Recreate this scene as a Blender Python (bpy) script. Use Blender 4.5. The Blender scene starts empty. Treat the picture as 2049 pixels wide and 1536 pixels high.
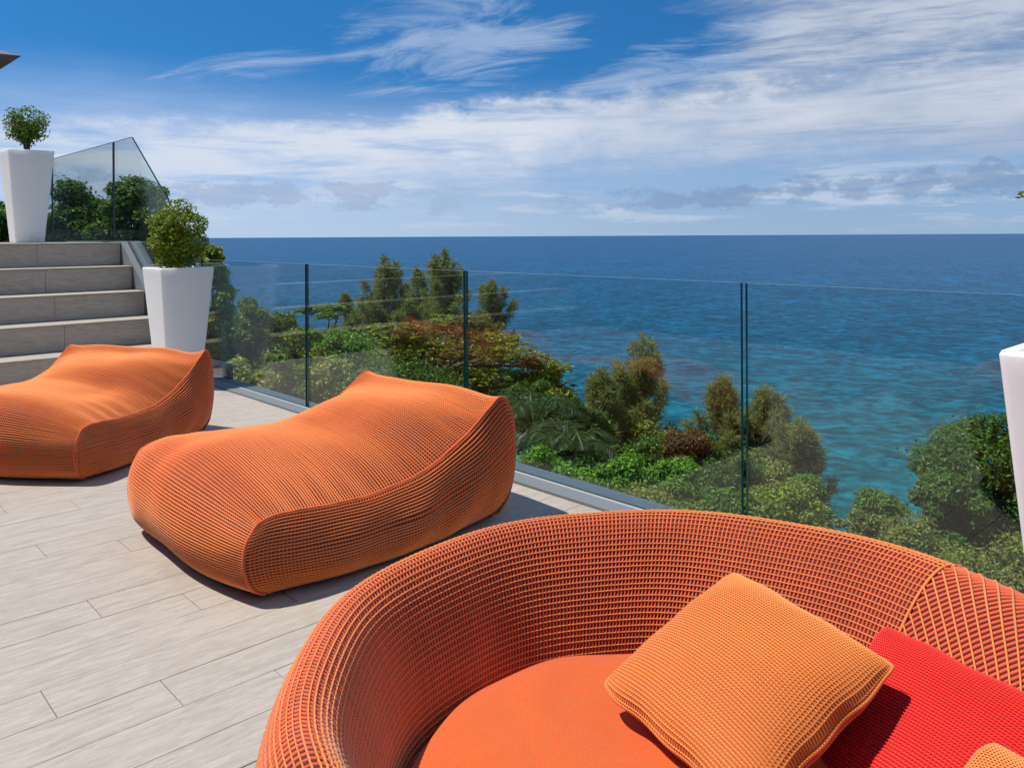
import bpy, math, random
import numpy as np
from mathutils import Matrix, Vector

# ------------------------------------------------------------------ camera, sky, sun, exposure
sc = bpy.context.scene
col = sc.collection
F_PX, CX, W_PX = 1616.0, 1024.5, 2049.0
PHI = math.radians(46.9)
FWD = np.array([math.cos(PHI), math.sin(PHI), 0.0])
RGT = np.array([math.sin(PHI), -math.cos(PHI), 0.0])
CAM_H = 1.25
cam = bpy.data.cameras.new('camera'); cam_o = bpy.data.objects.new('camera', cam); col.objects.link(cam_o)
cam.sensor_width = 36.0; cam.lens = F_PX / W_PX * 36.0
cam.shift_y = -295.5 / W_PX
cam.clip_start = 0.05; cam.clip_end = 400000.0
ROLL = math.radians(0.30)
up = Vector((0, 0, 1)); rg = Vector(RGT); fw = Vector(FWD)
r2 = rg * math.cos(ROLL) - up * math.sin(ROLL)
u2 = up * math.cos(ROLL) + rg * math.sin(ROLL)
m = Matrix((( r2.x, u2.x, -fw.x, 0), (r2.y, u2.y, -fw.y, 0), (r2.z, u2.z, -fw.z, CAM_H), (0, 0, 0, 1)))
cam_o.matrix_world = m
sc.camera = cam_o

SUN_TRAVEL = Vector((0.40, -0.34, -1.0)).normalized()
sun = bpy.data.lights.new('sun', 'SUN'); sun.energy = 5.0; sun.angle = math.radians(0.53); sun.color = (1.0, 0.955, 0.88)
sun_o = bpy.data.objects.new('sun', sun); col.objects.link(sun_o)
sun_o.rotation_euler = SUN_TRAVEL.to_track_quat('-Z', 'Y').to_euler()
sun_o.location = (-10, 8, 25)
sd = -SUN_TRAVEL
SUN_EL = math.asin(sd.z); SUN_ROT = math.atan2(sd.x, sd.y)

sc.view_settings.view_transform = 'Standard'; sc.view_settings.look = 'None'
sc.view_settings.exposure = 0.0; sc.view_settings.gamma = 1.0; sc.view_settings.use_curve_mapping = False
sc.render.engine = 'CYCLES'
sc.cycles.use_denoising = True
sc.cycles.max_bounces = 10; sc.cycles.transparent_max_bounces = 24
sc.cycles.diffuse_bounces = 4; sc.cycles.glossy_bounces = 4
sc.cycles.caustics_reflective = False; sc.cycles.caustics_refractive = False


class NT:
    """tiny helper for node trees"""
    def __init__(s, tree): s.t = tree; tree.nodes.clear()
    def n(s, typ, **kw):
        nd = s.t.nodes.new(typ)
        for k, v in kw.items():
            if k == 'inp':
                for kk, vv in v.items(): s.put(nd, kk, vv)
            else: setattr(nd, k, v)
        return nd
    def put(s, nd, key, v):
        sock = nd.inputs[key]
        if hasattr(v, 'is_output') or hasattr(v, 'links'): s.t.links.new(v, sock)
        else: sock.default_value = v
    def math(s, op, a, b=0.0, c=0.0, clamp=False):
        nd = s.n('ShaderNodeMath', operation=op, use_clamp=clamp)
        s.put(nd, 0, a); s.put(nd, 1, b); s.put(nd, 2, c); return nd.outputs[0]
    def vmath(s, op, a, b=(0, 0, 0)):
        nd = s.n('ShaderNodeVectorMath', operation=op); s.put(nd, 0, a); s.put(nd, 1, b)
        return nd.outputs['Value'] if op in ('DOT_PRODUCT', 'LENGTH') else nd.outputs[0]
    def step(s, v, a, b, lo=0.0, hi=1.0):
        nd = s.n('ShaderNodeMapRange', interpolation_type='SMOOTHSTEP')
        s.put(nd, 'Value', v); s.put(nd, 'From Min', a); s.put(nd, 'From Max', b); s.put(nd, 'To Min', lo); s.put(nd, 'To Max', hi)
        return nd.outputs[0]
    def noise(s, vec, scale, detail=4, rough=0.55, dist=0.0):
        nd = s.n('ShaderNodeTexNoise'); s.put(nd, 'Vector', vec); s.put(nd, 'Scale', scale)
        s.put(nd, 'Detail', detail); s.put(nd, 'Roughness', rough); s.put(nd, 'Distortion', dist); return nd.outputs['Fac']
    def mix(s, f, a, b, blend='MIX'):
        nd = s.n('ShaderNodeMix', data_type='RGBA', blend_type=blend); s.put(nd, 0, f); s.put(nd, 6, a); s.put(nd, 7, b); return nd.outputs[2]
    def ramp(s, v, stops):
        nd = s.n('ShaderNodeValToRGB'); s.put(nd, 0, v); e = nd.color_ramp.elements
        while len(e) < len(stops): e.new(0.5)
        for k, (p, c) in enumerate(stops): e[k].position = p; e[k].color = (*c, 1) if len(c) == 3 else c
        return nd.outputs[0]
    def comb(s, x, y, z):
        nd = s.n('ShaderNodeCombineXYZ'); s.put(nd, 0, x); s.put(nd, 1, y); s.put(nd, 2, z); return nd.outputs[0]
    def sep(s, v):
        nd = s.n('ShaderNodeSeparateXYZ'); s.put(nd, 0, v); return nd.outputs


def c4(c, k=1.0): return (c[0] * k, c[1] * k, c[2] * k, 1.0)
def srgb(r, g, b):
    f = lambda v: (v / 255) / 12.92 if v / 255 <= 0.04045 else ((v / 255 + 0.055) / 1.055) ** 2.4
    return (f(r), f(g), f(b))

world = bpy.data.worlds.new('World'); sc.world = world; world.use_nodes = True
T = NT(world.node_tree)
SKY_STRENGTH = 0.10
dirv = T.n('ShaderNodeTexCoord').outputs['Generated']
dx, dy, dz = T.sep(dirv)
R_ = T.vmath('DOT_PRODUCT', dirv, tuple(RGT))
skyv = T.comb(dx, dy, T.math('ADD', T.math('MULTIPLY', dz, 3.0), 0.03))
sky = T.n('ShaderNodeTexSky', sky_type='NISHITA', sun_disc=False, sun_elevation=SUN_EL, sun_rotation=SUN_ROT,
          altitude=50.0, air_density=1.0, dust_density=0.2, ozone_density=3.0)
T.put(sky, 'Vector', T.vmath('NORMALIZE', skyv))
hsv = T.n('ShaderNodeHueSaturation', inp={'Saturation': 1.28, 'Value': 1.30, 'Color': sky.outputs[0]})
base = T.mix(1.0, hsv.outputs[0], (0.62, 1.06, 1.10, 1), 'MULTIPLY')
K = 1.0 / SKY_STRENGTH
F_ = T.vmath('DOT_PRODUCT', dirv, tuple(FWD))
# high cloud deck: looked up on a flat layer overhead so that it tightens towards the horizon
zz = T.math('MAXIMUM', T.math('ADD', dz, 0.07), 0.02)
qr = T.math('DIVIDE', R_, zz); qf = T.math('DIVIDE', F_, zz)
al = T.math('SUBTRACT', T.math('MULTIPLY', qr, 0.90), T.math('MULTIPLY', qf, 0.42))
pe = T.math('ADD', T.math('MULTIPLY', qr, 0.42), T.math('MULTIPLY', qf, 0.90))
n_sheet = T.noise(T.comb(T.math('MULTIPLY', al, 0.55), T.math('MULTIPLY', pe, 0.95), 0.0), 1.0, 7, 0.58, 0.35)
n_ci = T.noise(T.comb(T.math('MULTIPLY', al, 1.3), T.math('MULTIPLY', pe, 2.6), 3.0), 1.0, 9, 0.66, 0.9)
# low layers: plain stretched noise on the sky direction
n_cum = T.noise(T.comb(dx, dy, T.math('MULTIPLY', dz, 2.2)), 17.0, 8, 0.66, 0.15)
n_str = T.noise(T.comb(dx, dy, T.math('MULTIPLY', dz, 9.0)), 6.0, 6, 0.6, 0.3)
n_big = T.noise(T.comb(dx, dy, T.math('MULTIPLY', dz, 3.0)), 3.2, 4, 0.5, 0.2)
# 1 veil thickening downwards, whiter on the left where the sun stands
veil = T.math('MULTIPLY', T.step(T.math('ADD', dz, T.math('MULTIPLY', T.math('SUBTRACT', n_big, 0.5), 0.08)), 0.215, 0.085), T.step(n_str, 0.25, 0.65, 0.72, 1.0))
c = T.mix(T.math('MULTIPLY', veil, T.step(R_, 0.35, -0.15, 0.78, 0.88)), base, T.mix(T.step(R_, -0.45, 0.35), c4(srgb(186, 205, 236), K), c4(srgb(162, 184, 215), K)))
# 2 bluish band right above the horizon
c = T.mix(T.step(dz, 0.09, 0.01, 0.0, 0.80), c, T.mix(T.step(R_, -0.35, 0.4), c4(srgb(180, 202, 230), K), c4(srgb(148, 174, 208), K)))
# 3 broad pale cloud sheet on the right, ragged towards the clear blue on the left
right = T.step(R_, -0.02, 0.42, -0.16, 0.22)
sh = T.math('ADD', n_sheet, right)
sheet = T.math('MULTIPLY', T.step(sh, 0.50, 0.72), T.step(dz, 0.07, 0.14))
shade = T.math('ADD', T.math('MULTIPLY', n_ci, 0.55), T.math('MULTIPLY', n_sheet, 0.45))
n_tex = T.noise(T.comb(T.math('MULTIPLY', al, 4.0), T.math('MULTIPLY', pe, 8.0), 7.0), 1.0, 6, 0.65, 0.8)
shade = T.math('ADD', T.math('MULTIPLY', shade, 0.75), T.math('MULTIPLY', n_tex, 0.25))
sheetcol = T.mix(T.step(shade, 0.38, 0.58), c4(srgb(122, 148, 186), K), c4(srgb(204, 211, 224), K))
c = T.mix(T.math('MULTIPLY', sheet, 0.86), c, sheetcol)
# 4 long white bank, higher and thicker on the right, thin streaks on the left
zc = T.math('ADD', T.math('MULTIPLY', T.step(R_, -0.40, 0.12), 0.048), 0.086)
wob = T.math('ADD', T.math('MULTIPLY', T.math('SUBTRACT', n_cum, 0.5), 0.085), T.math('MULTIPLY', T.math('SUBTRACT', n_big, 0.5), 0.05))
dzb = T.math('SUBTRACT', T.math('ADD', dz, wob), zc)
band = T.math('MULTIPLY', T.step(dzb, 0.054, 0.018), T.step(dzb, -0.075, 0.012))
band = T.math('MULTIPLY', band, T.step(n_str, 0.32, 0.58, T.step(R_, -0.3, 0.05, 0.05, 0.55), T.step(R_, -0.5, 0.0, 0.75, 1.0)))
c = T.mix(T.math('MULTIPLY', band, 0.88), c, T.mix(T.math('MULTIPLY', T.step(R_, -0.02, 0.34), T.step(n_big, 0.36, 0.60, 0.35, 1.0)), c4(srgb(226, 231, 241), K), c4(srgb(170, 184, 208), K)))
def patch(x0, z0, sx, sz, tilt):
    a = T.math('DIVIDE', T.math('SUBTRACT', R_, x0), sx)
    b = T.math('DIVIDE', T.math('SUBTRACT', dz, T.math('ADD', T.math('MULTIPLY', T.math('SUBTRACT', R_, x0), tilt), z0)), sz)
    return T.step(T.math('ADD', T.math('MULTIPLY', a, a), T.math('MULTIPLY', b, b)), 1.5, 0.0)
# grey-blue streaks that part the sheet above the bank
stk = T.math('MULTIPLY', patch(0.36, 0.178, 0.22, 0.020, 0.10), T.step(n_cum, 0.38, 0.60))
c = T.mix(T.math('MULTIPLY', stk, 0.75), c, c4(srgb(134, 162, 200), K))
# 5 cirrus wisps
p1 = patch(-0.065, 0.235, 0.17, 0.065, 0.16)
p2 = patch(-0.30, 0.195, 0.12, 0.022, 0.20)
p3 = patch(0.19, 0.200, 0.14, 0.040, 0.25)
pm = T.math('MAXIMUM', T.math('MAXIMUM', p1, T.math('MULTIPLY', p2, 0.72)), T.math('MULTIPLY', p3, 0.9))
ci = T.step(T.math('ADD', n_ci, T.math('MULTIPLY', pm, 0.24)), 0.57, 0.86)
ci = T.math('MULTIPLY', ci, T.step(pm, 0.0, 0.35))
c = T.mix(T.math('MULTIPLY', ci, 0.66), c, c4(srgb(176, 196, 226), K))
# 6 grey-blue cumulus row low on the right, pale puffs low on the left, bright streaks between
cz0 = T.math('ADD', 0.040, T.math('MULTIPLY', T.step(R_, 0.1, 0.5), 0.016))
cu = T.math('ADD', n_cum, T.step(T.math('ABSOLUTE', T.math('SUBTRACT', dz, cz0)), 0.045, 0.0, -0.26, 0.10))
cum = T.math('MULTIPLY', T.step(cu, 0.51, 0.63), T.step(R_, -0.05, 0.25))
c = T.mix(T.math('MULTIPLY', T.math('MULTIPLY', T.step(n_str, 0.52, 0.66), T.step(T.math('ABSOLUTE', T.math('SUBTRACT', dz, 0.045)), 0.060, 0.01)), 0.62), c, c4(srgb(204, 216, 234), K))
c = T.mix(T.math('MULTIPLY', cum, 0.62), c, c4(srgb(124, 150, 187), K))
lf = T.math('MULTIPLY', T.step(T.math('ADD', n_cum, T.step(T.math('ABSOLUTE', T.math('SUBTRACT', dz, 0.052)), 0.048, 0.0, -0.30, 0.08)), 0.50, 0.60), T.step(R_, 0.02, -0.15))
c = T.mix(T.math('MULTIPLY', lf, 0.62), c, c4(srgb(156, 176, 208), K))
T.n('ShaderNodeOutputWorld', inp={'Surface': T.n('ShaderNodeBackground', inp={'Color': c, 'Strength': SKY_STRENGTH}).outputs[0]})

# ------------------------------------------------------------------ helpers
rng = np.random.default_rng(7)
random.seed(7)

def tag(o, label=None, cat=None, group=None, kind=None):
    if label: o['label'] = label
    if cat: o['category'] = cat
    if group: o['group'] = group
    if kind: o['kind'] = kind
    return o

def mk(name, V, F, mat, parent=None, smooth=False, uv=None, mat_idx=None):
    """mesh object from an (n,3) array and an (m,4) or (m,3) index array / list of tuples"""
    me = mesh(name, V, F, mat, smooth, mat_idx)
    return link(name, me, parent)

def mesh(name, V, F, mat, smooth=False, mat_idx=None):
    me = bpy.data.meshes.new(name)
    V = np.asarray(V, dtype=np.float32)
    if isinstance(F, np.ndarray):
        k = F.shape[1]; nf = len(F)
        me.vertices.add(len(V)); me.vertices.foreach_set('co', V.ravel())
        me.loops.add(nf * k); me.loops.foreach_set('vertex_index', F.astype(np.int32).ravel())
        me.polygons.add(nf); me.polygons.foreach_set('loop_start', np.arange(0, nf * k, k, dtype=np.int32))
        me.update(calc_edges=True); me.validate()
    else:
        me.from_pydata([tuple(map(float, v)) for v in V], [], [tuple(int(i) for i in f) for f in F]); me.update()
    mats = mat if isinstance(mat, (list, tuple)) else [mat]
    for a in mats: me.materials.append(a)
    if mat_idx is not None: me.polygons.foreach_set('material_index', np.asarray(mat_idx, dtype=np.int32))
    me.polygons.foreach_set('use_smooth', np.full(len(me.polygons), bool(smooth)))
    return me

def link(name, me, parent=None, loc=None, rotz=0.0):
    o = bpy.data.objects.new(name, me); col.objects.link(o)
    if parent is not None: o.parent = parent
    if loc is not None: o.location = loc
    if rotz: o.rotation_euler = (0, 0, rotz)
    return o

def empty(name, loc=(0, 0, 0), rotz=0.0):
    o = bpy.data.objects.new(name, None); col.objects.link(o); o.location = loc; o.rotation_euler = (0, 0, rotz)
    o.empty_display_size = 0.1
    return o

def grid_faces(nu, nv, off=0, wrap_v=False):
    i = np.arange(nu - 1)[:, None]; j = np.arange(nv if wrap_v else nv - 1)[None, :]
    j2 = (j + 1) % nv
    a = i * nv + j; b = (i + 1) * nv + j; c_ = (i + 1) * nv + j2; d = i * nv + j2
    return np.stack([np.broadcast_to(x, a.shape) for x in (a, b, c_, d)], -1).reshape(-1, 4) + off

def box_vf(x0, x1, y0, y1, z0, z1, ch=0.0):
    """box, optionally with chamfered top edges"""
    if ch <= 0:
        V = [(x0, y0, z0), (x1, y0, z0), (x1, y1, z0), (x0, y1, z0), (x0, y0, z1), (x1, y0, z1), (x1, y1, z1), (x0, y1, z1)]
        F = [(0, 3, 2, 1), (4, 5, 6, 7), (0, 1, 5, 4), (1, 2, 6, 5), (2, 3, 7, 6), (3, 0, 4, 7)]
    else:
        V = [(x0, y0, z0), (x1, y0, z0), (x1, y1, z0), (x0, y1, z0),
             (x0, y0, z1 - ch), (x1, y0, z1 - ch), (x1, y1, z1 - ch), (x0, y1, z1 - ch),
             (x0 + ch, y0 + ch, z1), (x1 - ch, y0 + ch, z1), (x1 - ch, y1 - ch, z1), (x0 + ch, y1 - ch, z1)]
        F = [(0, 3, 2, 1), (8, 9, 10, 11)] + [(k, (k + 1) % 4, 4 + (k + 1) % 4, 4 + k) for k in range(4)] + \
            [(4 + k, 4 + (k + 1) % 4, 8 + (k + 1) % 4, 8 + k) for k in range(4)]
    return np.array(V, float), np.array(F)

def box(name, x0, x1, y0, y1, z0, z1, mat, parent=None, ch=0.0):
    V, F = box_vf(x0, x1, y0, y1, z0, z1, ch); return mk(name, V, F, mat, parent)

def tubes(lines, radii, sides=4):
    """lines: list of (points, normals or None); radii: number or list of arrays -> V, F of joined tubes"""
    VV, FF, off = [], [], 0
    ang = np.arange(sides) / sides * 2 * math.pi
    for k, (p, nrm) in enumerate(lines):
        p = np.asarray(p, float)
        if len(p) < 2: continue
        t = np.gradient(p, axis=0); t /= np.linalg.norm(t, axis=1, keepdims=True) + 1e-12
        if nrm is None:
            ref = np.array([0.31, 0.2, 0.93]) if abs(t[:, 2]).mean() < 0.8 else np.array([1.0, 0.1, 0.0])
            nrm = np.cross(np.cross(t, ref), t)
        n = nrm - (nrm * t).sum(1, keepdims=True) * t; n /= np.linalg.norm(n, axis=1, keepdims=True) + 1e-12
        b = np.cross(t, n)
        r = radii[k] if isinstance(radii, list) else radii
        r = np.broadcast_to(np.asarray(r, float), (len(p),))
        ring = p[:, None, :] + r[:, None, None] * (np.cos(ang)[None, :, None] * n[:, None, :] + np.sin(ang)[None, :, None] * b[:, None, :])
        VV.append(ring.reshape(-1, 3)); FF.append(grid_faces(len(p), sides, off, wrap_v=True)); off += len(p) * sides
    return np.concatenate(VV), np.concatenate(FF)

def spline(pts, n):
    """Catmull-Rom through pts, resampled evenly by arc length"""
    P = np.asarray(pts, float); P = np.vstack([2 * P[0] - P[1], P, 2 * P[-1] - P[-2]])
    out = []
    for i in range(1, len(P) - 2):
        t = np.linspace(0, 1, 16, endpoint=False)[:, None]
        p0, p1, p2, p3 = P[i - 1], P[i], P[i + 1], P[i + 2]
        out.append(0.5 * ((2 * p1) + (-p0 + p2) * t + (2 * p0 - 5 * p1 + 4 * p2 - p3) * t ** 2 + (-p0 + 3 * p1 - 3 * p2 + p3) * t ** 3))
    Q = np.vstack(out + [P[-2][None]])
    d = np.r_[0, np.cumsum(np.linalg.norm(np.diff(Q, axis=0), axis=1))]
    s = np.linspace(0, d[-1], n)
    return np.stack([np.interp(s, d, Q[:, k]) for k in range(Q.shape[1])], 1), d[-1]

class Surf:
    """sampled parametric patch P[i,j]; bilinear lookup of points and normals"""
    def __init__(s, P, flip=False):
        s.P = P; du = np.gradient(P, axis=0); dv = np.gradient(P, axis=1)
        N = np.cross(du, dv); N /= np.linalg.norm(N, axis=2, keepdims=True) + 1e-12
        s.N = -N if flip else N; s.flip = flip
    def at(s, a, b):
        nu, nv = s.P.shape[:2]
        a = np.clip(a, 0, 1) * (nu - 1); b = np.clip(b, 0, 1) * (nv - 1)
        i = np.minimum(a.astype(int), nu - 2); j = np.minimum(b.astype(int), nv - 2)
        fa = (a - i)[:, None]; fb = (b - j)[:, None]
        def L(A): return (A[i, j] * (1 - fa) * (1 - fb) + A[i + 1, j] * fa * (1 - fb) + A[i, j + 1] * (1 - fa) * fb + A[i + 1, j + 1] * fa * fb)
        n = L(s.N); n /= np.linalg.norm(n, axis=1, keepdims=True) + 1e-12
        return L(s.P), n
    def vf(s, off=0):
        nu, nv = s.P.shape[:2]; F = grid_faces(nu, nv, off)
        return s.P.reshape(-1, 3), (F[:, ::-1] if s.flip else F)

def weave(surf, n_cord, n_rib, cord_along='b', rib_r=0.0045, cord_r=0.003, lift=0.003, rib_seg=60, cord_seg=140, bead=0.0, sides=4, jit=0.0):
    """cords run along one parameter, ribs along the other; returns (ribV, ribF), (cordV, cordF)"""
    ribs, cords = [], []
    tt = np.linspace(0, 1, rib_seg); tc = np.linspace(0, 1, cord_seg)
    for k in range(n_rib):
        q = np.full(rib_seg, (k + 0.5) / n_rib)
        p, n = surf.at(tt, q) if cord_along == 'b' else surf.at(q, tt)
        ribs.append((p, n))
    for k in range(n_cord):
        q = np.full(cord_seg, (k + 0.5) / n_cord)
        if jit: q = q + jit / n_cord * np.interp(tc, np.linspace(0, 1, 14), rng.normal(0, 1, 14))
        p, n = surf.at(q, tc) if cord_along == 'b' else surf.at(tc, q)
        h = lift + bead * np.cos(np.arange(cord_seg) * math.pi)
        cords.append((p + n * np.broadcast_to(h, (cord_seg,))[:, None], n))
    return tubes(ribs, rib_r, sides), tubes(cords, cord_r, sides)

def join(parts):
    VV, FF, off = [], [], 0
    for V, F in parts:
        VV.append(V); FF.append(F + off); off += len(V)
    return np.concatenate(VV), np.concatenate(FF)

def wpos(x_px, depth, z):
    """point at image column x_px and a given distance ahead of the camera"""
    R = (x_px - CX) / F_PX * depth
    p = FWD * depth + RGT * R
    return np.array([p[0], p[1], z])

def hor(x_px): return 472.5 - (x_px - CX) * math.tan(ROLL)
def zpos(x_px, y_px, depth): return CAM_H - (y_px - hor(x_px)) * depth / F_PX
def cf(R, F, z): p = FWD * F + RGT * R; return np.array([p[0], p[1], z])

# ------------------------------------------------------------------ materials
def new_mat(name):
    mt = bpy.data.materials.new(name); mt.use_nodes = True; return mt, NT(mt.node_tree)

def finish(T, shader): T.n('ShaderNodeOutputMaterial', inp={'Surface': shader})

def bump(T, h, strength, dist):
    return T.n('ShaderNodeBump', inp={'Height': h, 'Strength': strength, 'Distance': dist}).outputs[0]

def pbsdf(T, **kw):
    nd = T.n('ShaderNodeBsdfPrincipled')
    for k, v in kw.items(): T.put(nd, k.replace('_', ' '), v)
    return nd.outputs[0]

def mat_plain(name, colr, rough=0.6, spec=0.4, noise_amt=0.12, nscale=8.0, bump_s=0.0, bscale=60.0):
    mt, T = new_mat(name)
    co = T.n('ShaderNodeTexCoord').outputs['Object']
    nz = T.noise(co, nscale, 5, 0.6)
    k = T.math('ADD', T.math('MULTIPLY', T.math('SUBTRACT', nz, 0.5), 2 * noise_amt), 1.0)
    cc = T.vmath('SCALE', c4(colr)[:3]); T.put(cc.node, 'Scale', k)
    kw = dict(Base_Color=cc, Roughness=rough, Specular_IOR_Level=spec)
    if bump_s: kw['Normal'] = bump(T, T.noise(co, bscale, 4, 0.6), bump_s, 0.004)
    finish(T, pbsdf(T, **kw)); return mt

def mat_woodtile():
    mt, T = new_mat('wood_look_tile')
    co = T.n('ShaderNodeTexCoord').outputs['Object']
    rnd = T.n('ShaderNodeObjectInfo').outputs['Random']
    off = T.comb(T.math('MULTIPLY', rnd, 37.0), T.math('MULTIPLY', rnd, 91.0), T.math('MULTIPLY', rnd, 13.0))
    p = T.vmath('ADD', co, off)
    fl = T.comb(T.sep(p)[0], T.sep(p)[1], 0.0)
    g1 = T.noise(T.vmath('ADD', T.vmath('MULTIPLY', fl, (4.0, 70.0, 0.0)), (0, 0, 0.37)), 1.0, 7, 0.62, 0.5)
    g2 = T.noise(T.vmath('ADD', T.vmath('MULTIPLY', fl, (9.0, 240.0, 0.0)), (0, 0, 0.41)), 1.0, 4, 0.6, 0.2)
    bl = T.noise(T.vmath('ADD', T.vmath('MULTIPLY', fl, (11.0, 52.0, 0.0)), (0, 0, 0.43)), 1.0, 5, 0.65, 0.6)
    spk = T.noise(T.vmath('ADD', fl, (0, 0, 0.0037)), 120.0, 3, 0.6)
    kn = T.n('ShaderNodeTexVoronoi', inp={'Vector': T.vmath('MULTIPLY', fl, (1.6, 6.5, 0.0)), 'Scale': 1.0}).outputs['Distance']
    base = T.mix(T.step(bl, 0.35, 0.65), c4((0.392, 0.338, 0.280)), c4((0.468, 0.412, 0.350)))
    warm = T.step(T.noise(T.n('ShaderNodeNewGeometry').outputs['Position'], 0.9, 3, 0.5), 0.45, 0.75)
    base = T.mix(T.math('MULTIPLY', warm, 0.6), base, c4((0.455, 0.382, 0.312)))
    base = T.mix(T.math('MULTIPLY', T.step(g1, 0.52, 0.74), 0.62), base, c4((0.26, 0.228, 0.198)))
    base = T.mix(T.math('MULTIPLY', T.step(g2, 0.52, 0.72), 0.45), base, c4((0.26, 0.232, 0.205)))
    base = T.mix(T.math('MULTIPLY', T.step(spk, 0.55, 0.75), 0.25), base, c4((0.30, 0.27, 0.25)))
    base = T.mix(T.math('MULTIPLY', T.step(kn, 0.10, 0.0), 0.5), base, c4((0.25, 0.21, 0.18)))
    stain = T.noise(T.n('ShaderNodeNewGeometry').outputs['Position'], 2.6, 6, 0.66, 0.6)
    base = T.mix(T.step(stain, 0.54, 0.70, 0.0, 0.38), base, c4((0.27, 0.235, 0.20)))
    tone = T.math('ADD', T.math('MULTIPLY', T.math('SUBTRACT', rnd, 0.5), 0.02), 1.0)
    cc = T.vmath('SCALE', base); T.put(cc.node, 'Scale', tone)
    h = T.math('ADD', g1, T.math('MULTIPLY', g2, 0.6))
    finish(T, pbsdf(T, Base_Color=cc, Roughness=T.step(g1, 0.2, 0.8, 0.52, 0.66), Specular_IOR_Level=0.30, Normal=bump(T, h, 0.35, 0.004)))
    return mt

def mat_yarn(name, colr, var=0.10, rough=0.75, sheen=0.25, hue=None):
    mt, T = new_mat(name)
    co = T.n('ShaderNodeTexCoord').outputs['Object']
    nz = T.noise(co, 9.0, 4, 0.6); nf = T.noise(co, 420.0, 3, 0.6)
    isl = T.n('ShaderNodeNewGeometry').outputs['Random Per Island']
    k = T.math('ADD', T.math('ADD', T.math('MULTIPLY', T.math('SUBTRACT', nz, 0.5), 2 * var), T.math('MULTIPLY', T.math('SUBTRACT', isl, 0.5), var)),
               T.math('ADD', 1.0, T.math('MULTIPLY', T.math('SUBTRACT', nf, 0.5), 0.35)))
    cc = T.vmath('SCALE', c4(colr)[:3]); T.put(cc.node, 'Scale', k)
    finish(T, pbsdf(T, Base_Color=cc, Roughness=rough, Specular_IOR_Level=0.25, Sheen_Weight=sheen, Sheen_Roughness=0.5, Normal=bump(T, nf, 0.3, 0.001)))
    return mt

def mat_cloth(name, colr, scale=1150.0):
    mt, T = new_mat(name)
    co = T.n('ShaderNodeTexCoord').outputs['Object']
    x, y, z = T.sep(co)
    wa = T.math('SINE', T.math('MULTIPLY', x, scale)); wb = T.math('SINE', T.math('MULTIPLY', y, scale))
    w = T.math('MULTIPLY', wa, wb)
    nz = T.noise(co, 14.0, 5, 0.6); nf = T.noise(co, 300.0, 3, 0.6)
    streak = T.noise(T.vmath('MULTIPLY', co, (30, 400, 1)), 1.0, 3, 0.6)
    k = T.math('ADD', 1.0, T.math('ADD', T.math('MULTIPLY', w, 0.14), T.math('ADD', T.math('MULTIPLY', T.math('SUBTRACT', nz, 0.5), 0.16),
               T.math('ADD', T.math('MULTIPLY', T.math('SUBTRACT', nf, 0.5), 0.30), T.math('MULTIPLY', T.math('SUBTRACT', streak, 0.5), 0.25)))))
    cc = T.vmath('SCALE', c4(colr)[:3]); T.put(cc.node, 'Scale', k)
    h = T.math('ADD', T.math('MULTIPLY', w, 0.5), nf)
    finish(T, pbsdf(T, Base_Color=cc, Roughness=0.85, Specular_IOR_Level=0.2, Sheen_Weight=0.2, Normal=bump(T, h, 0.35, 0.0012)))
    return mt

def mat_leaf(name, stops, trans=0.36, rough=0.45, spec=0.35):
    mt, T = new_mat(name)
    isl = T.n('ShaderNodeNewGeometry').outputs['Random Per Island']
    co = T.n('ShaderNodeTexCoord').outputs['Object']
    nz = T.noise(co, 0.9, 3, 0.5)
    v = T.math('ADD', T.math('MULTIPLY', isl, 0.75), T.math('MULTIPLY', T.math('SUBTRACT', nz, 0.35), 0.6), clamp=True)
    cc = T.ramp(v, stops)
    p = pbsdf(T, Base_Color=cc, Roughness=rough, Specular_IOR_Level=spec)
    tr = T.n('ShaderNodeBsdfTranslucent', inp={'Color': T.mix(0.4, cc, c4((0.20, 0.28, 0.03)), 'MIX')}).outputs[0]
    ms = T.n('ShaderNodeMixShader'); T.put(ms, 0, trans); T.put(ms, 1, p); T.put(ms, 2, tr)
    finish(T, ms.outputs[0]); return mt

def mat_glass():
    mt, T = new_mat('clear_glass')
    fc = T.n('ShaderNodeLayerWeight', inp={'Blend': 0.5}).outputs['Facing']
    fr = T.math('ADD', T.math('MULTIPLY', T.math('POWER', fc, 5.0), 0.90), 0.030)
    tr = T.n('ShaderNodeBsdfTransparent', inp={'Color': (0.945, 0.975, 0.965, 1)}).outputs[0]
    gl = T.n('ShaderNodeBsdfGlossy', inp={'Color': (1, 1, 1, 1), 'Roughness': 0.0}).outputs[0]
    ms = T.n('ShaderNodeMixShader'); T.put(ms, 0, fr); T.put(ms, 1, tr); T.put(ms, 2, gl)
    finish(T, ms.outputs[0]); return mt

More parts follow.
